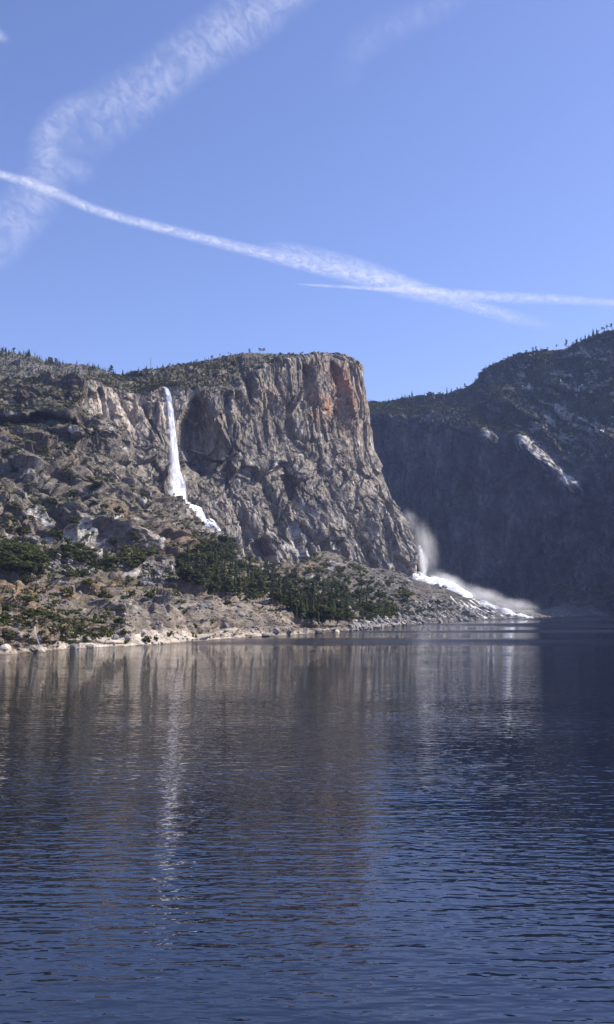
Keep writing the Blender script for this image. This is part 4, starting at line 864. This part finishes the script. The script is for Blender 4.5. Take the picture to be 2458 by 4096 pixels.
# single trees one can point to: kind, x, y of the foot, height in survey px, width factor, label
def single(kind, x, y, hpx, wf, label, group=None, D=None):
    p, nn, s_ = surf(x, y + 4)
    if p is None: p = at(x, y, D or 2000)
    h = hpx * p[1] / F; p = at(x, y, p[1] + 6); p[2] -= .04 * h; nT[0] += 1; k = nT[0]
    if kind == 'fir': return tree('fir_tree', me_fir[k % 5], tr_fir, p, h, wf, label, 'fir tree', group)
    if kind == 'grey': return tree('pine_tree', me_grey[k % 5], tr_pine, p, h, wf, label, 'pine tree', group)
    if kind == 'flat': return tree('pine_tree', me_flat[k % 3], tr_pine, p, h, wf, label, 'pine tree', group)
    if kind == 'oak': return tree('oak_tree', me_oak[k % 6], tr_oak, p, h, wf, label, 'oak tree', group)
for a in [('grey', 446, 1506, 48, 1.3, 'tallest full pine on the skyline in the gap left of the waterfall notch'), ('fir', 492, 1503, 28, 1.6, 'rounded fir standing alone right of the tall skyline pine'), ('fir', 525, 1497, 20, 1.8, 'small bushy fir on the skyline halfway to the dead snag'),
          ('fir', 555, 1491, 25, 1.3, 'narrow fir on the skyline just left of the dead snag'), ('fir', 586, 1483, 24, 1.6, 'broad dark fir beside the dead snag'), ('fir', 630, 1474, 14, 1.3, 'small fir on the skyline right of the dead snag'), ('fir', 652, 1468, 19, 1.0, 'slim pointed fir between the snag and the dome'),
          ('grey', 680, 1463, 12, 1.4, 'small tree on the skyline above the waterfall notch'), ('flat', 786, 1454, 18, 1.3, 'small skyline pine left of the bare dome'), ('fir', 820, 1450, 24, .8, 'first of the slim firs on the left shoulder of the dome'), ('fir', 836, 1447, 20, .9, 'second of the slim firs on the left shoulder of the dome'),
          ('grey', 848, 1442, 22, 1.3, 'leaning pine on the left shoulder of the dome'), ('flat', 880, 1428, 14, 1.0, 'thin small pine below the top of the dome'), ('flat', 915, 1419, 12, 1.2, 'tiny pine at the left end of the dome summit'), ('flat', 949, 1414, 7, 1.3, 'lone bush-like pine on the bare dome summit'),
          ('grey', 998, 1412, 19, 1.5, 'dark pine left of the twin pines on the dome summit'), ('flat', 1041, 1414, 24, 1.4, 'left one of the twin round-topped pines on the dome summit'), ('flat', 1053, 1415, 25, 1.3, 'right one of the twin round-topped pines on the dome summit'),
          ('grey', 1122, 1424, 15, 2.0, 'low spreading tree in the dip of the cliff top'), ('flat', 1157, 1424, 16, 1.8, 'wide flat-topped pine in the dip of the cliff top'), ('fir', 1199, 1426, 12, 1.4, 'small fir right of the dip on the cliff top'), ('grey', 1220, 1426, 11, 2.0, 'round low tree right of the dip on the cliff top'), ('grey', 1236, 1427, 9, 1.8, 'low bush-like tree before the pale slab of the cliff top'),
          ('fir', 1649, 1586, 26, 1.1, 'lone pointed fir on the saddle between the cliff and the right mountain'), ('fir', 1621, 1590, 14, 1.6, 'short bushy fir left of the lone pointed fir on the saddle'), ('fir', 1556, 1606, 16, .9, 'small slim fir near the left end of the saddle'), ('fir', 1571, 1606, 13, 1.0, 'second small fir near the left end of the saddle'), ('fir', 1591, 1598, 8, 1.2, 'tiny fir on the saddle'),
          ('fir', 1690, 1584, 9, 1.2, 'tiny fir right of the lone pointed fir on the saddle'), ('fir', 1735, 1581, 7, 1.4, 'tiny fir halfway along the saddle'), ('fir', 1762, 1578, 14, .8, 'slim fir left of the two tall firs on the saddle'), ('fir', 1789, 1576, 31, 1.1, 'tallest fir at the right end of the saddle'), ('fir', 1806, 1572, 22, 1.0, 'slim fir just right of the tallest fir on the saddle'),
          ('grey', 1830, 1568, 19, 1.6, 'broad tree near the foot of the right mountain skyline'), ('fir', 1846, 1562, 12, 1.3, 'small fir where the saddle begins to climb'), ('grey', 1860, 1553, 21, 1.3, 'leaning bushy tree where the saddle climbs to the right mountain'), ('fir', 1880, 1545, 10, 1.3, 'small fir below the dark shoulder of the right mountain'),
          ('fir', 1972, 1467, 9, .9, 'tiny slim tree on the rounded shoulder of the right mountain'), ('grey', 2042, 1437, 9, 2.0, 'low round tree on the shoulder of the right mountain'), ('flat', 2069, 1428, 16, 1.4, 'first round-topped pine on the shoulder of the right mountain'), ('flat', 2083, 1424, 17, 1.4, 'second round-topped pine on the shoulder of the right mountain'), ('grey', 2105, 1418, 19, 1.4, 'third pine on the shoulder of the right mountain'),
          ('grey', 2133, 1409, 22, 1.2, 'left tree of the dense clump on the right mountain skyline'), ('grey', 2145, 1407, 23, 1.2, 'right tree of the dense clump on the right mountain skyline'), ('fir', 2163, 1403, 13, 1.3, 'small fir after the dense clump on the right mountain skyline'), ('flat', 2192, 1397, 9, 2.0, 'flat low tree on the right mountain skyline'), ('flat', 2228, 1393, 16, 1.6, 'spreading tree left of the tall pine on the right mountain skyline'),
          ('grey', 2266, 1389, 32, 1.1, 'tall dense pine standing out of the right mountain skyline'), ('fir', 2295, 1378, 16, 1.2, 'first fir right of the tall dense pine on the right skyline'), ('fir', 2310, 1371, 14, 1.3, 'second fir right of the tall dense pine on the right skyline'), ('fir', 2342, 1358, 24, 1.2, 'dark fir at the left end of the high right wood'), ('fir', 2356, 1352, 20, 1.2, 'lower dark fir in the high right wood'),
          ('fir', 2374, 1345, 33, 1.1, 'tall dark fir in the high right wood'), ('fir', 2388, 1338, 28, 1.1, 'pointed dark fir beside the tall one in the high right wood'), ('flat', 2412, 1327, 20, 1.6, 'spreading pine near the right end of the skyline'), ('flat', 2430, 1322, 24, 1.4, 'rounded pine at the right end of the skyline'), ('grey', 2448, 1314, 22, 1.5, 'last pine at the right edge of the skyline'),
          ('grey', 288, 2400, 56, .9, 'tall thin grey pine on the ochre bench of the left shore'), ('grey', 66, 2372, 44, .8, 'thin grey pine at the left end of the ochre bench'), ('grey', 493, 2368, 40, .6, 'sparse young pine in the middle of the bench'), ('grey', 548, 2366, 26, 1.0, 'small bushy pine right of the sparse young pine'), ('grey', 629, 2372, 46, .5, 'nearly bare thin pine on the slabs above the dome'),
          ('grey', 617, 2335, 50, 1.0, 'hazy grey pine among the rubble under the spur'), ('grey', 680, 2330, 52, 1.2, 'broad grey pine among the rubble right of the hazy one'), ('grey', 382, 2500, 50, .9, 'grey pine standing on the shrubby shore slope'), ('grey', 400, 2430, 30, 1.0, 'small grey pine above the shore gully'), ('fir', 810, 2312, 92, .75, 'tall dark fir at the left of the dense grove'),
          ('fir', 900, 2310, 80, .9, 'tall fir in front of the left grove'), ('fir', 945, 2305, 70, .9, 'dark fir next to the tall fir of the left grove'), ('grey', 1000, 2410, 48, 1.5, 'wide pale grey pine at the lower edge of the grove'), ('grey', 1010, 2340, 56, 1.0, 'grey pine in the middle of the grove'), ('oak', 912, 2428, 30, 1.3, 'round dark green oak standing alone on the slabs below the grove'),
          ('oak', 928, 2185, 40, 1.2, 'round oak at the top of the spur below the waterfall cascade'), ('grey', 1092, 2340, 50, .8, 'thin grey pine right of the centre of the grove'), ('fir', 1240, 2480, 60, .8, 'fir at the lower right of the grove above the rocky point'), ('oak', 1108, 2110, 24, 1.4, 'dark oak on the ledge at the middle of the cliff foot'), ('oak', 1125, 2114, 18, 1.4, 'smaller oak beside the dark one on the cliff foot ledge'),
          ('oak', 1752, 2425, 26, 1.2, 'lone round oak among the boulders below the cascade'), ('oak', 2000, 1990, 44, 1.9, 'pale lit tree clump high on the shaded wall of the right mountain', None), ('fir', 1010, 1420, 9, 1.2, 'tiny fir beside the twin pines on the dome summit'), ('grey', 1128, 1810, 24, 1.3, 'dark tree in a cleft in the middle of the grey cliff')]:
    single(*a[:6])
# the dead snag
p, _, _ = surf(603, 1482); h = 56 * p[1] / F; V, Fc = trunk(9, 1.0, .02, 9, .35)
V[:, :2] *= .8; sn = mesh_np('dead_tree', V * h, Fc, M_snag); sn.location = at(603, 1482, p[1] + 4); tag(sn, 'tall bare dead snag sticking up from the skyline left of the waterfall', 'dead tree')

GROVE = [(712, 2262), (760, 2205), (830, 2195), (905, 2190), (960, 2225), (1060, 2262), (1150, 2285), (1210, 2320), (1290, 2345), (1420, 2370), (1480, 2400), (1590, 2440), (1600, 2455), (1540, 2490), (1420, 2494), (1330, 2492), (1240, 2488), (1150, 2440), (1010, 2400), (830, 2385), (735, 2335)]
SPARSE = [(1210, 2235), (1290, 2225), (1400, 2250), (1540, 2290), (1620, 2330), (1660, 2380), (1640, 2420), (1500, 2410), (1300, 2340), (1200, 2300)]
GREEN = [(0, 2200), (130, 2205), (180, 2235), (250, 2190), (330, 2205), (430, 2240), (520, 2205), (600, 2215), (640, 2240), (560, 2280), (430, 2275), (370, 2262), (215, 2240), (150, 2300), (0, 2310), (-60, 2250)]
LOWSH = [(0, 2420), (120, 2440), (250, 2420), (360, 2440), (480, 2445), (490, 2520), (400, 2560), (200, 2590), (0, 2590)]
def sample_poly(poly, n, seed):
    g = np.random.default_rng(seed); a = np.array(poly, float); out = []
    while len(out) < n:
        x = g.uniform(a[:, 0].min(), a[:, 0].max(), n); y = g.uniform(a[:, 1].min(), a[:, 1].max(), n); m_ = inpoly(x, y, poly); out += list(zip(x[m_], y[m_]))
    return out[:n]
T = []      # px size, kind, point, height, width factor, region
def add(poly, n, seed, hs, kind, region, wfr=(1.2, 1.7)):
    for x, y in sample_poly(poly, n, seed):
        p, nn, s_ = surf(x, y)
        if p is None or p[2] < .8: continue
        h = hs * random.uniform(.5, 1.35); T.append((h * F / p[1], kind, p - np.array([0, 0, .03 * h]), h, random.uniform(*wfr), region))
add(GROVE, 330, 1, 9.5, 'oak', 'grove'); add(GROVE, 110, 2, 16, 'fir', 'grove', (.8, 1.2)); add(GROVE, 130, 3, 16, 'grey', 'grove', (.8, 1.2)); add(SPARSE, 120, 4, 10, 'oak', 'slope'); add(GREEN, 230, 5, 6.5, 'green', 'belt', (1.4, 2.0)); add(GREEN, 40, 6, 8, 'oak', 'belt')
add([(930, 2185), (880, 2180), (800, 2215), (760, 2270), (860, 2280), (960, 2260)], 28, 7, 12, 'oak', 'grove'); add([(1180, 2400), (1250, 2440), (1400, 2490), (1240, 2490), (1180, 2470)], 60, 8, 15, 'fir', 'grove', (.8, 1.1))
add([(2140, 2330), (2330, 2345), (2458, 2340), (2458, 2430), (2330, 2440), (2200, 2400)], 80, 9, 13, 'oak', 'far'); add([(1400, 2440), (1800, 2400), (1880, 2440), (1700, 2480), (1480, 2490)], 90, 10, 7, 'oak', 'talus')
add([(0, 2290), (350, 2270), (700, 2290), (760, 2390), (400, 2410), (0, 2420)], 46, 11, 5.5, 'oak', 'bench', (1.2, 1.8)); add([(0, 2290), (350, 2270), (700, 2290), (760, 2390), (400, 2410), (0, 2420)], 26, 12, 7.5, 'grey', 'bench', (.7, 1.1))
add([(0, 1560), (300, 1560), (480, 1780), (600, 2000), (700, 2060), (700, 2190), (0, 2190)], 110, 13, 8.5, 'oak', 'hill', (1.1, 1.7)); add([(0, 1560), (300, 1560), (480, 1780), (600, 2000), (0, 2100)], 40, 14, 10, 'grey', 'hill', (.8, 1.1)); add(LOWSH, 60, 15, 3.6, 'oak', 'low', (1.3, 1.9)); add([(600, 1960), (700, 2020), (900, 2170), (980, 2230), (860, 2210), (700, 2100)], 70, 16, 6, 'oak', 'spur', (1.3, 1.8))
T.sort(key=lambda t: -t[0])
text = {('oak', 'bench'): ('small dark oak on the open rocky bench above the left shore', 'small oaks on the rocky bench'), ('grey', 'bench'): ('thin grey pine on the open rocky bench above the left shore', 'grey pines on the rocky bench'), ('oak', 'hill'): ('dark round oak among the ledges of the left hillside', 'oaks on the hillside ledges'), ('grey', 'hill'): ('grey pine among the ledges of the left hillside', 'pines on the hillside ledges'), ('oak', 'low'): ('low dark oak in the shrubby gullies at the left shore', 'low oaks at the left shore'), ('oak', 'spur'): ('small oak on the crest of the spur below the waterfall', 'small oaks on the spur crest'), ('oak', 'grove'): ('dark round oak in the dense grove below the grey cliff', 'oaks of the dense grove'), ('fir', 'grove'): ('dark fir rising among the oaks of the grove', 'firs of the grove'), ('grey', 'grove'): ('pale grey pine among the oaks of the grove', 'grey pines of the grove'),
        ('oak', 'slope'): ('dark round oak on the open slope at the foot of the cliff', 'oaks on the open slope'), ('green', 'belt'): ('bright green round tree in the belt under the left hillside', 'bright green trees under the hillside'), ('oak', 'belt'): ('dark oak in the green belt under the left hillside', 'dark oaks under the hillside'),
        ('oak', 'far'): ('shaded tree on the far scree below the right mountain', 'trees on the far scree'), ('oak', 'talus'): ('small dark oak among the boulders of the talus fan', 'small oaks on the talus fan')}
nm = {'oak': 'oak_tree', 'green': 'oak_tree', 'fir': 'fir_tree', 'grey': 'pine_tree'}; cnt = {}; left = {'oak': [], 'green': [], 'fir': [], 'grey': []}
vis, _, _, _ = visible(np.array([t[2] + np.array([0, 0, t[3] * .5]) for t in T]))
for t, v in zip(T, vis):
    k = t[1]; key = nm[k]; cnt[key] = cnt.get(key, 0)
    if not v: left[k].append(t); continue
    if cnt[key] >= (285 if key == 'oak_tree' else 120): left[k].append(t); continue
    cnt[key] += 1; lb, gp = text[(k, t[5])]; i = cnt[key]
    cr = {'oak': me_oak[i % 6], 'green': me_oakg[i % 6], 'fir': me_fir[i % 5], 'grey': me_grey[i % 5]}[k]; tr = {'oak': tr_oak, 'green': tr_oak, 'fir': tr_fir, 'grey': tr_pine}[k]
    tree(key, cr, tr, t[2], t[3], t[4], lb, {'oak_tree': 'oak tree', 'fir_tree': 'fir tree', 'pine_tree': 'pine tree'}[key], gp)
def stuff(lst, protos, mat, name, label, cat):
    if lst: scatter_merge(name, protos, np.array([t[2] for t in lst]), np.array([t[3] for t in lst]), np.array([t[3] * t[4] for t in lst]), mat, label, cat)
stuff(left['oak'] + left['green'], [oak_crown(200 + k, 8, 9) for k in range(4)], M_oak, 'woodland', 'dark canopy of further oaks filling the grove', 'woodland')
stuff(left['fir'] + left['grey'], [conifer_crown(210 + k, 8, .17, n=6) for k in range(3)], M_pine, 'woodland', 'further small conifers filling the grove', 'woodland')

# ------------------------------------------------------------------ brush and far trees, from the ground itself
def pick(sheet, wfun, n, seed):
    Pn, Nn, gx2, gy2, _ = SHEETS[sheet]; w_ = wfun(Pn, Nn, gx2, gy2); w_ = np.clip(w_, 0, None); w_[Pn[:, 2] < 1.2] = 0
    g = np.random.default_rng(seed); i = g.choice(len(w_), n, replace=False, p=w_ / w_.sum()); return Pn[i]
clus = lambda P_, s, k: smooth01(fbm(P_ / s, 3, k), -.1, .35)
Lb = pick(0, lambda P_, N_, x, y: (.15 + clus(P_, 60, 301)) * smooth01(N_[:, 2], .25, .6) * (.12 + smooth01(y, 2345, 2260)) * smooth01(x, 1050, 900) * (.3 + .7 * (y < 2250)) * (1 - .6 * blob(x, y, 480, 2120, 260, 90)) * (1 + 3 * (y < 1800)), 11000, 11)
Ll = pick(0, lambda P_, N_, x, y: (.1 + clus(P_, 25, 302)) * (inpoly(x, y, LOWSH) * 1.9 + .08 * ((y > 2300) & (y < 2520)) * smooth01(x, 900, 500) + .8 * ((x > 900) & (x < 1400) & (y < 2480)) + .5 * ((x > 500) & (x < 1000) & (y < 2420) & (y > 2330))), 3400, 12)
Lt = pick(0, lambda P_, N_, x, y: (x > 1380) * (x < 2050) * clus(P_, 40, 303) * (y < 2475), 500, 13)
Cp = pick(1, lambda P_, N_, x, y: ((TC < 4.6) & (TC > 1.9)) * (.1 + clus(P_, 60, 304)) * smooth01(x, 1330, 1150) * (1 - .7 * smooth01(x, 820, 980)) + .25 * (TC > 4.6) * smooth01(N_[:, 2], .55, .8) * (clus(P_, 50, 305) > .6), 2300, 14)
Fr = pick(2, lambda P_, N_, x, y: .2 + clus(P_, 90, 306), 1800, 15)
Rm = pick(3, lambda P_, N_, x, y: (TR < 5.0) * (TR > .9) * (.15 + clus(P_, 120, 307)) + .05 * (TR > 5) * smooth01(N_[:, 2], .35, .6) * clus(P_, 200, 308) + 1.0 * (TR > 5) * (blob(x, y, 1800, 2010, 60, 30) + blob(x, y, 1740, 2080, 30, 40)), 5200, 16)
# the shrubs that show largest are things of their own
allS = np.concatenate([Lb, Ll, Lt]); szS = np.concatenate([rng.uniform(2.2, 6.5, len(Lb)), rng.uniform(1.2, 3.0, len(Ll)), rng.uniform(1.5, 3.5, len(Lt))]); reg = np.concatenate([np.zeros(len(Lb)), np.ones(len(Ll)), 2 * np.ones(len(Lt))]).astype(int)
vis, x_, y_, d_ = visible(allS + np.array([0, 0, 1.5])); pxs = np.where(vis, szS * F / d_, 0); order = np.argsort(-pxs); sel = order[:290]; rest = order[290:]
lab = [('olive shrub dotted over the ledges of the left hillside', 'shrubs on the hillside ledges'), ('dark low shrub on the rocky bench above the left shore', 'shrubs on the shore bench'), ('shrub between the boulders of the talus fan', 'shrubs on the talus fan')]
for j, i in enumerate(sel):
    me = (me_shr if random.random() < .6 else me_shb)[j % 6]; p = allS[i]; r = szS[i]
    put('shrub', me, p - np.array([0, 0, .1 * r]), r * .75, r * .75, r * .75, *[lab[reg[i]][0], 'shrub', lab[reg[i]][1]], 0)
half = rng.random(len(rest)) < .6
scatter_merge('brush', smallsh, allS[rest[half]], szS[rest[half]] * .8, szS[rest[half]] * .8, M_oak, 'dark brush scattered over the hillside ledges and the shore bench', 'brush')
scatter_merge('brush', smallsh, allS[rest[~half]], szS[rest[~half]] * .8, szS[rest[~half]] * .8, M_brush, 'olive brush scattered over the hillside ledges and the shore bench', 'brush')
scatter_merge('brush', smallsh, Cp, rng.uniform(2, 5.5, len(Cp)), rng.uniform(2.5, 6, len(Cp)), M_oak, 'dark brush on the plateau and ledges of the cliff', 'brush')
s_ = rng.random(len(Fr)) < .42; n1 = int(s_.sum())
scatter_merge('woodland', [conifer_crown(220 + k, 7, .2, n=5) for k in range(3)], Fr[s_], rng.uniform(7, 18, n1), rng.uniform(8, 20, n1), M_pine, 'open pine wood on the far left ridge', 'woodland')
scatter_merge('brush', smallsh, Fr[~s_], rng.uniform(2, 5, len(Fr) - n1), rng.uniform(3, 6, len(Fr) - n1), M_oak, 'brush between the pines of the far left ridge', 'brush')
s_ = rng.random(len(Rm)) < .12; n1 = int(s_.sum())
scatter_merge('woodland', [conifer_crown(230 + k, 7, .2, n=5) for k in range(3)], Rm[s_], rng.uniform(9, 22, n1), rng.uniform(10, 22, n1), M_pine, 'scattered conifers on the right mountain', 'woodland')
scatter_merge('brush', shrubs[:3], Rm[~s_], rng.uniform(4, 11, len(Rm) - n1), rng.uniform(5, 13, len(Rm) - n1), M_oak, 'dark brush and oaks covering the right mountain', 'brush')
# skyline pines of the far left ridge, one by one
g = np.random.default_rng(77)
for k in range(64):
    x = float(g.uniform(-20, 420)) if k > 26 else float(g.uniform(-10, 260)); y = float(np.interp(x, FCx, FCy)) + g.uniform(0, 14); h = g.uniform(12, 30) * (1 if x < 260 else .7)
    single(['fir', 'fir', 'grey'][k % 3], x, y + 2, h, 1.1 if k % 3 < 2 else 1.3, ['pointed dark fir on the far left ridge line', 'pointed dark fir on the far left ridge line', 'bushy pine on the far left ridge line'][k % 3], ['firs on the far left ridge line', 'firs on the far left ridge line', 'pines on the far left ridge line'][k % 3], 2700)
for k in range(34):
    x = float(g.uniform(2290, 2470)); y = float(np.interp(x, sorted(RC), [RC[q][0] for q in sorted(RC)])) + g.uniform(2, 26)
    single('fir' if k % 3 else 'grey', x, y, g.uniform(12, 24), 1.2, 'small dark fir in the high right wood' if k % 3 else 'small bushy pine in the high right wood', 'firs of the high right wood' if k % 3 else 'pines of the high right wood', 3600)
for k in range(26):
    x = float(g.uniform(300, 960)); y = float(g.uniform(1500, 1560)) - (30 if x > 800 else 0)
    single('fir', x, y, g.uniform(12, 26), 1.0, 'small dark fir on the brushy plateau behind the waterfall lip', 'firs on the brushy plateau', 1900)
print('vegetation', time.time() - T0, cnt)

# every look-alike is told apart by its size and by where it stands in its patch
def relabel():
    bpy.context.view_layer.update(); by = {}
    for o in bpy.data.objects:
        if o.parent is None and o.get('group') and o.get('category'): by.setdefault(o['label'], []).append(o)
    for lb, obs in by.items():
        if len(obs) < 6: continue
        P_ = np.array([tuple(o.location) for o in obs]); x, y, d = project(P_); hs = np.array([max(o.scale) for o in obs]) * F / d
        base = lb[6:] if lb.startswith('small ') else lb; n_ = len(obs)
        big_ = n_ > 40; X = ['far left', 'left', 'centre left', 'centre', 'centre right', 'right', 'far right'] if big_ else ['far left', 'left', 'centre', 'right', 'far right']; Y = ['top', 'upper', 'middle', 'lower', 'bottom'] if big_ else ['upper', 'middle', 'lower']; S_ = ['small', 'medium', 'large']
        rk = lambda v, k: (np.argsort(np.argsort(v)) * k // n_)
        q = lambda v, k: np.clip(((v - v.min()) / max(np.ptp(v), 1e-6) * k).astype(int), 0, k - 1)
        for o, a, b, c in zip(obs, q(x, len(X)), q(y, len(Y)), rk(hs, 3)): o['label'] = f"{S_[c]} {base}, {Y[b]} {X[a]}"
relabel()
# ------------------------------------------------------------------ contrails and high cloud
ALT = 9000.0
def cloud_mat(name, alpha, sx, sy, thr, soft, det=6, lo=.15, rot=0):
    m, n, out = new_mat(name); L = n.links.new
    uv = nd(n, 'ShaderNodeUVMap'); mp = nd(n, 'ShaderNodeMapping'); mp.inputs['Scale'].default_value = (sx, sy, 1); mp.inputs['Rotation'].default_value = (0, 0, rot); L(uv.outputs[0], mp.inputs[0])
    no = nd(n, 'ShaderNodeTexNoise'); no.inputs['Scale'].default_value = 1; no.inputs['Detail'].default_value = det; no.inputs['Roughness'].default_value = .6; no.inputs['Distortion'].default_value = .9; L(mp.outputs[0], no.inputs['Vector'])
    at2 = nd(n, 'ShaderNodeAttribute', attribute_name='thick')
    r = nd(n, 'ShaderNodeMapRange', interpolation_type='SMOOTHSTEP'); r.inputs[1].default_value = thr; r.inputs[2].default_value = thr + soft; r.inputs[3].default_value = lo; r.inputs[4].default_value = 1; L(no.outputs[0], r.inputs[0])
    b = nd(n, 'ShaderNodeMath', operation='MULTIPLY'); L(r.outputs[0], b.inputs[0]); L(at2.outputs['Fac'], b.inputs[1])
    c = nd(n, 'ShaderNodeMath', operation='MULTIPLY'); c.inputs[1].default_value = alpha; L(b.outputs[0], c.inputs[0])
    df = nd(n, 'ShaderNodeBsdfDiffuse'); df.inputs[0].default_value = (.95, .95, .97, 1); tr = nd(n, 'ShaderNodeBsdfTranslucent'); tr.inputs[0].default_value = (.95, .95, .97, 1); mx = nd(n, 'ShaderNodeMixShader'); mx.inputs[0].default_value = .7
    L(df.outputs[0], mx.inputs[1]); L(tr.outputs[0], mx.inputs[2]); tp = nd(n, 'ShaderNodeBsdfTransparent'); m2 = nd(n, 'ShaderNodeMixShader'); L(c.outputs[0], m2.inputs[0]); L(tp.outputs[0], m2.inputs[1]); L(mx.outputs[0], m2.inputs[2]); L(m2.outputs[0], out.inputs[0]); return m
def trail(name, pts, mat, label, cat, nx=21, prof=2.0, seed=0, ends=(.05, .1), skew=0):
    """pts: (x, y, half width across, strength): a ribbon of ice crystals lying at 9000 m, lens-shaped in section"""
    pts = np.array(pts, float); L_ = np.concatenate([[0], np.cumsum(np.hypot(np.diff(pts[:, 0]), np.diff(pts[:, 1])))]); nS = int(L_[-1] / 12) + 2; t = np.linspace(0, L_[-1], nS); Q = pchip(L_, pts, t)
    tx = np.gradient(Q[:, 0]); ty = np.gradient(Q[:, 1]); ln = np.hypot(tx, ty); nxv, nyv = -ty / ln, tx / ln
    V = []; UV = []; A = []
    for side in (-1, 1):
        for i in range(nS):
            e = min(1, (t[i] / L_[-1]) / max(ends[0], 1e-3)) * min(1, (1 - t[i] / L_[-1]) / max(ends[1], 1e-3))
            for j in range(nx):
                f = j / (nx - 1) * 2 - 1; x = Q[i, 0] + nxv[i] * f * Q[i, 2] + skew * f * Q[i, 2]; y = Q[i, 1] + nyv[i] * f * Q[i, 2]
                y = min(y, 2100); th = 60 * math.sqrt(max(0, 1 - f * f)); p = at_z(x, y, ALT + side * th); V.append(p); UV.append((f * Q[i, 2] / 100, t[i] / 100)); A.append(max(0, 1 - abs(f) ** prof) ** 1.3 * Q[i, 3] * e * .55)
    f1 = quads(nS, nx); Fc = np.concatenate([f1, f1[:, ::-1] + nS * nx]); o = mesh_np(name, np.array(V), Fc, mat, smooth=True)
    a = o.data.attributes.new('thick', 'FLOAT', 'POINT'); a.data.foreach_set('value', np.array(A, np.float32))
    uvl = o.data.uv_layers.new(name='UVMap'); li = np.zeros(len(o.data.loops), np.int32); o.data.loops.foreach_get('vertex_index', li); uvl.data.foreach_set('uv', np.array(UV, np.float32)[li].ravel()); return tag(o, label, cat)
M_tr = cloud_mat('contrail ice', .66, 5, 3.0, .34, .4, 9, .3); M_ci = cloud_mat('cirrus ice', .36, 1.5, 2.2, .34, .42, 12, .22, .9)
trail('contrail', [(-900, 420, 26, .8), (-300, 600, 24, .9), (0, 698, 24, 1), (110, 728, 26, 1), (200, 762, 28, .9), (400, 845, 25, .95), (700, 925, 26, 1), (1000, 1000, 30, .95), (1300, 1073, 40, .9), (1500, 1120, 46, .95), (1650, 1158, 48, .95), (1780, 1190, 40, .75), (1950, 1240, 34, .65), (2120, 1285, 34, .45), (2260, 1312, 26, .2)], M_tr, 'long straight white contrail slanting down across the whole sky', 'contrail', 21, 1.5, 1, (.02, .08))
trail('contrail', [(1000, 975, 14, .1), (1150, 1000, 40, .4), (1350, 1045, 46, .5), (1500, 1085, 40, .55), (1620, 1125, 34, .5), (1750, 1170, 20, .3)], M_tr, 'fuzzy upper edge of the long contrail spreading in the middle of the sky', 'contrail', 21, 1.5, 2, (.2, .2))
trail('contrail', [(1160, 1134, 5, .2), (1250, 1140, 8, .6), (1400, 1148, 10, .7), (1550, 1158, 14, .8), (1700, 1164, 20, .8), (1850, 1178, 26, .75), (2000, 1188, 28, .7), (2200, 1196, 26, .6), (2450, 1210, 20, .5), (2900, 1235, 20, .4)], M_tr, 'thinner nearly level contrail crossing the long one at right', 'contrail', 15, 1.5, 3, (.05, .1))
trail('cirrus_cloud', [(1300, -180, 120, .4), (1150, -40, 120, .8), (1000, 60, 145, .9), (850, 160, 135, .95), (720, 250, 130, .9), (600, 340, 135, .85), (480, 420, 145, .75), (370, 500, 150, .6), (270, 600, 140, .5), (190, 710, 110, .35)], M_ci, 'broad streaky cirrus band climbing from the left to the top of the sky', 'cloud', 31, 1.6, 4, (.1, .25))
trail('cirrus_cloud', [(400, 375, 40, .3), (300, 420, 60, .6), (215, 500, 75, .85), (185, 590, 85, .9), (190, 670, 95, .9), (160, 760, 125, .8), (80, 860, 130, .85), (0, 950, 130, .8), (-120, 1050, 120, .5)], M_ci, 'curved feathery cirrus hook at the left that sinks behind the long contrail', 'cloud', 31, 1.6, 5, (.1, .12))
trail('cirrus_cloud', [(230, 650, 60, .5), (320, 690, 60, .5), (400, 700, 40, .2)], M_ci, 'faint wisp right of the cirrus hook above the long contrail', 'cloud', 21, 1.5, 6, (.2, .4))
trail('cirrus_cloud', [(1900, -60, 70, .28), (1700, 50, 75, .3), (1540, 120, 85, .26), (1430, 210, 85, .2), (1380, 330, 70, .12), (1360, 430, 50, .05)], M_ci, 'faint cirrus streak near the top middle of the sky', 'cloud', 21, 1.4, 7, (.2, .3))
trail('cirrus_cloud', [(-60, 110, 40, .8), (0, 145, 34, .9), (40, 175, 18, .5)], M_ci, 'small bright puff at the left edge of the sky', 'cloud', 15, 1.5, 8, (.3, .4))

# ------------------------------------------------------------------ the air of the valley
HZ_ON = True
if HZ_ON:
    m, n, out = new_mat('valley haze'); v = nd(n, 'ShaderNodeVolumePrincipled'); v.inputs['Color'].default_value = (.45, .58, 1.0, 1); v.inputs['Density'].default_value = 3.0e-5; v.inputs['Anisotropy'].default_value = .0
    n.links.new(v.outputs[0], out.inputs['Volume'])
    me = bpy.data.meshes.new('haze'); bm = bmesh.new(); bmesh.ops.create_cube(bm, size=1); bm.to_mesh(me); bm.free(); me.materials.append(m)
    hz = bpy.data.objects.new('haze', me); COL.objects.link(hz); hz.scale = (20000, 13000, 1560); hz.location = (0, 3000, 738); tag(hz, kind='stuff')
print('script', time.time() - T0)
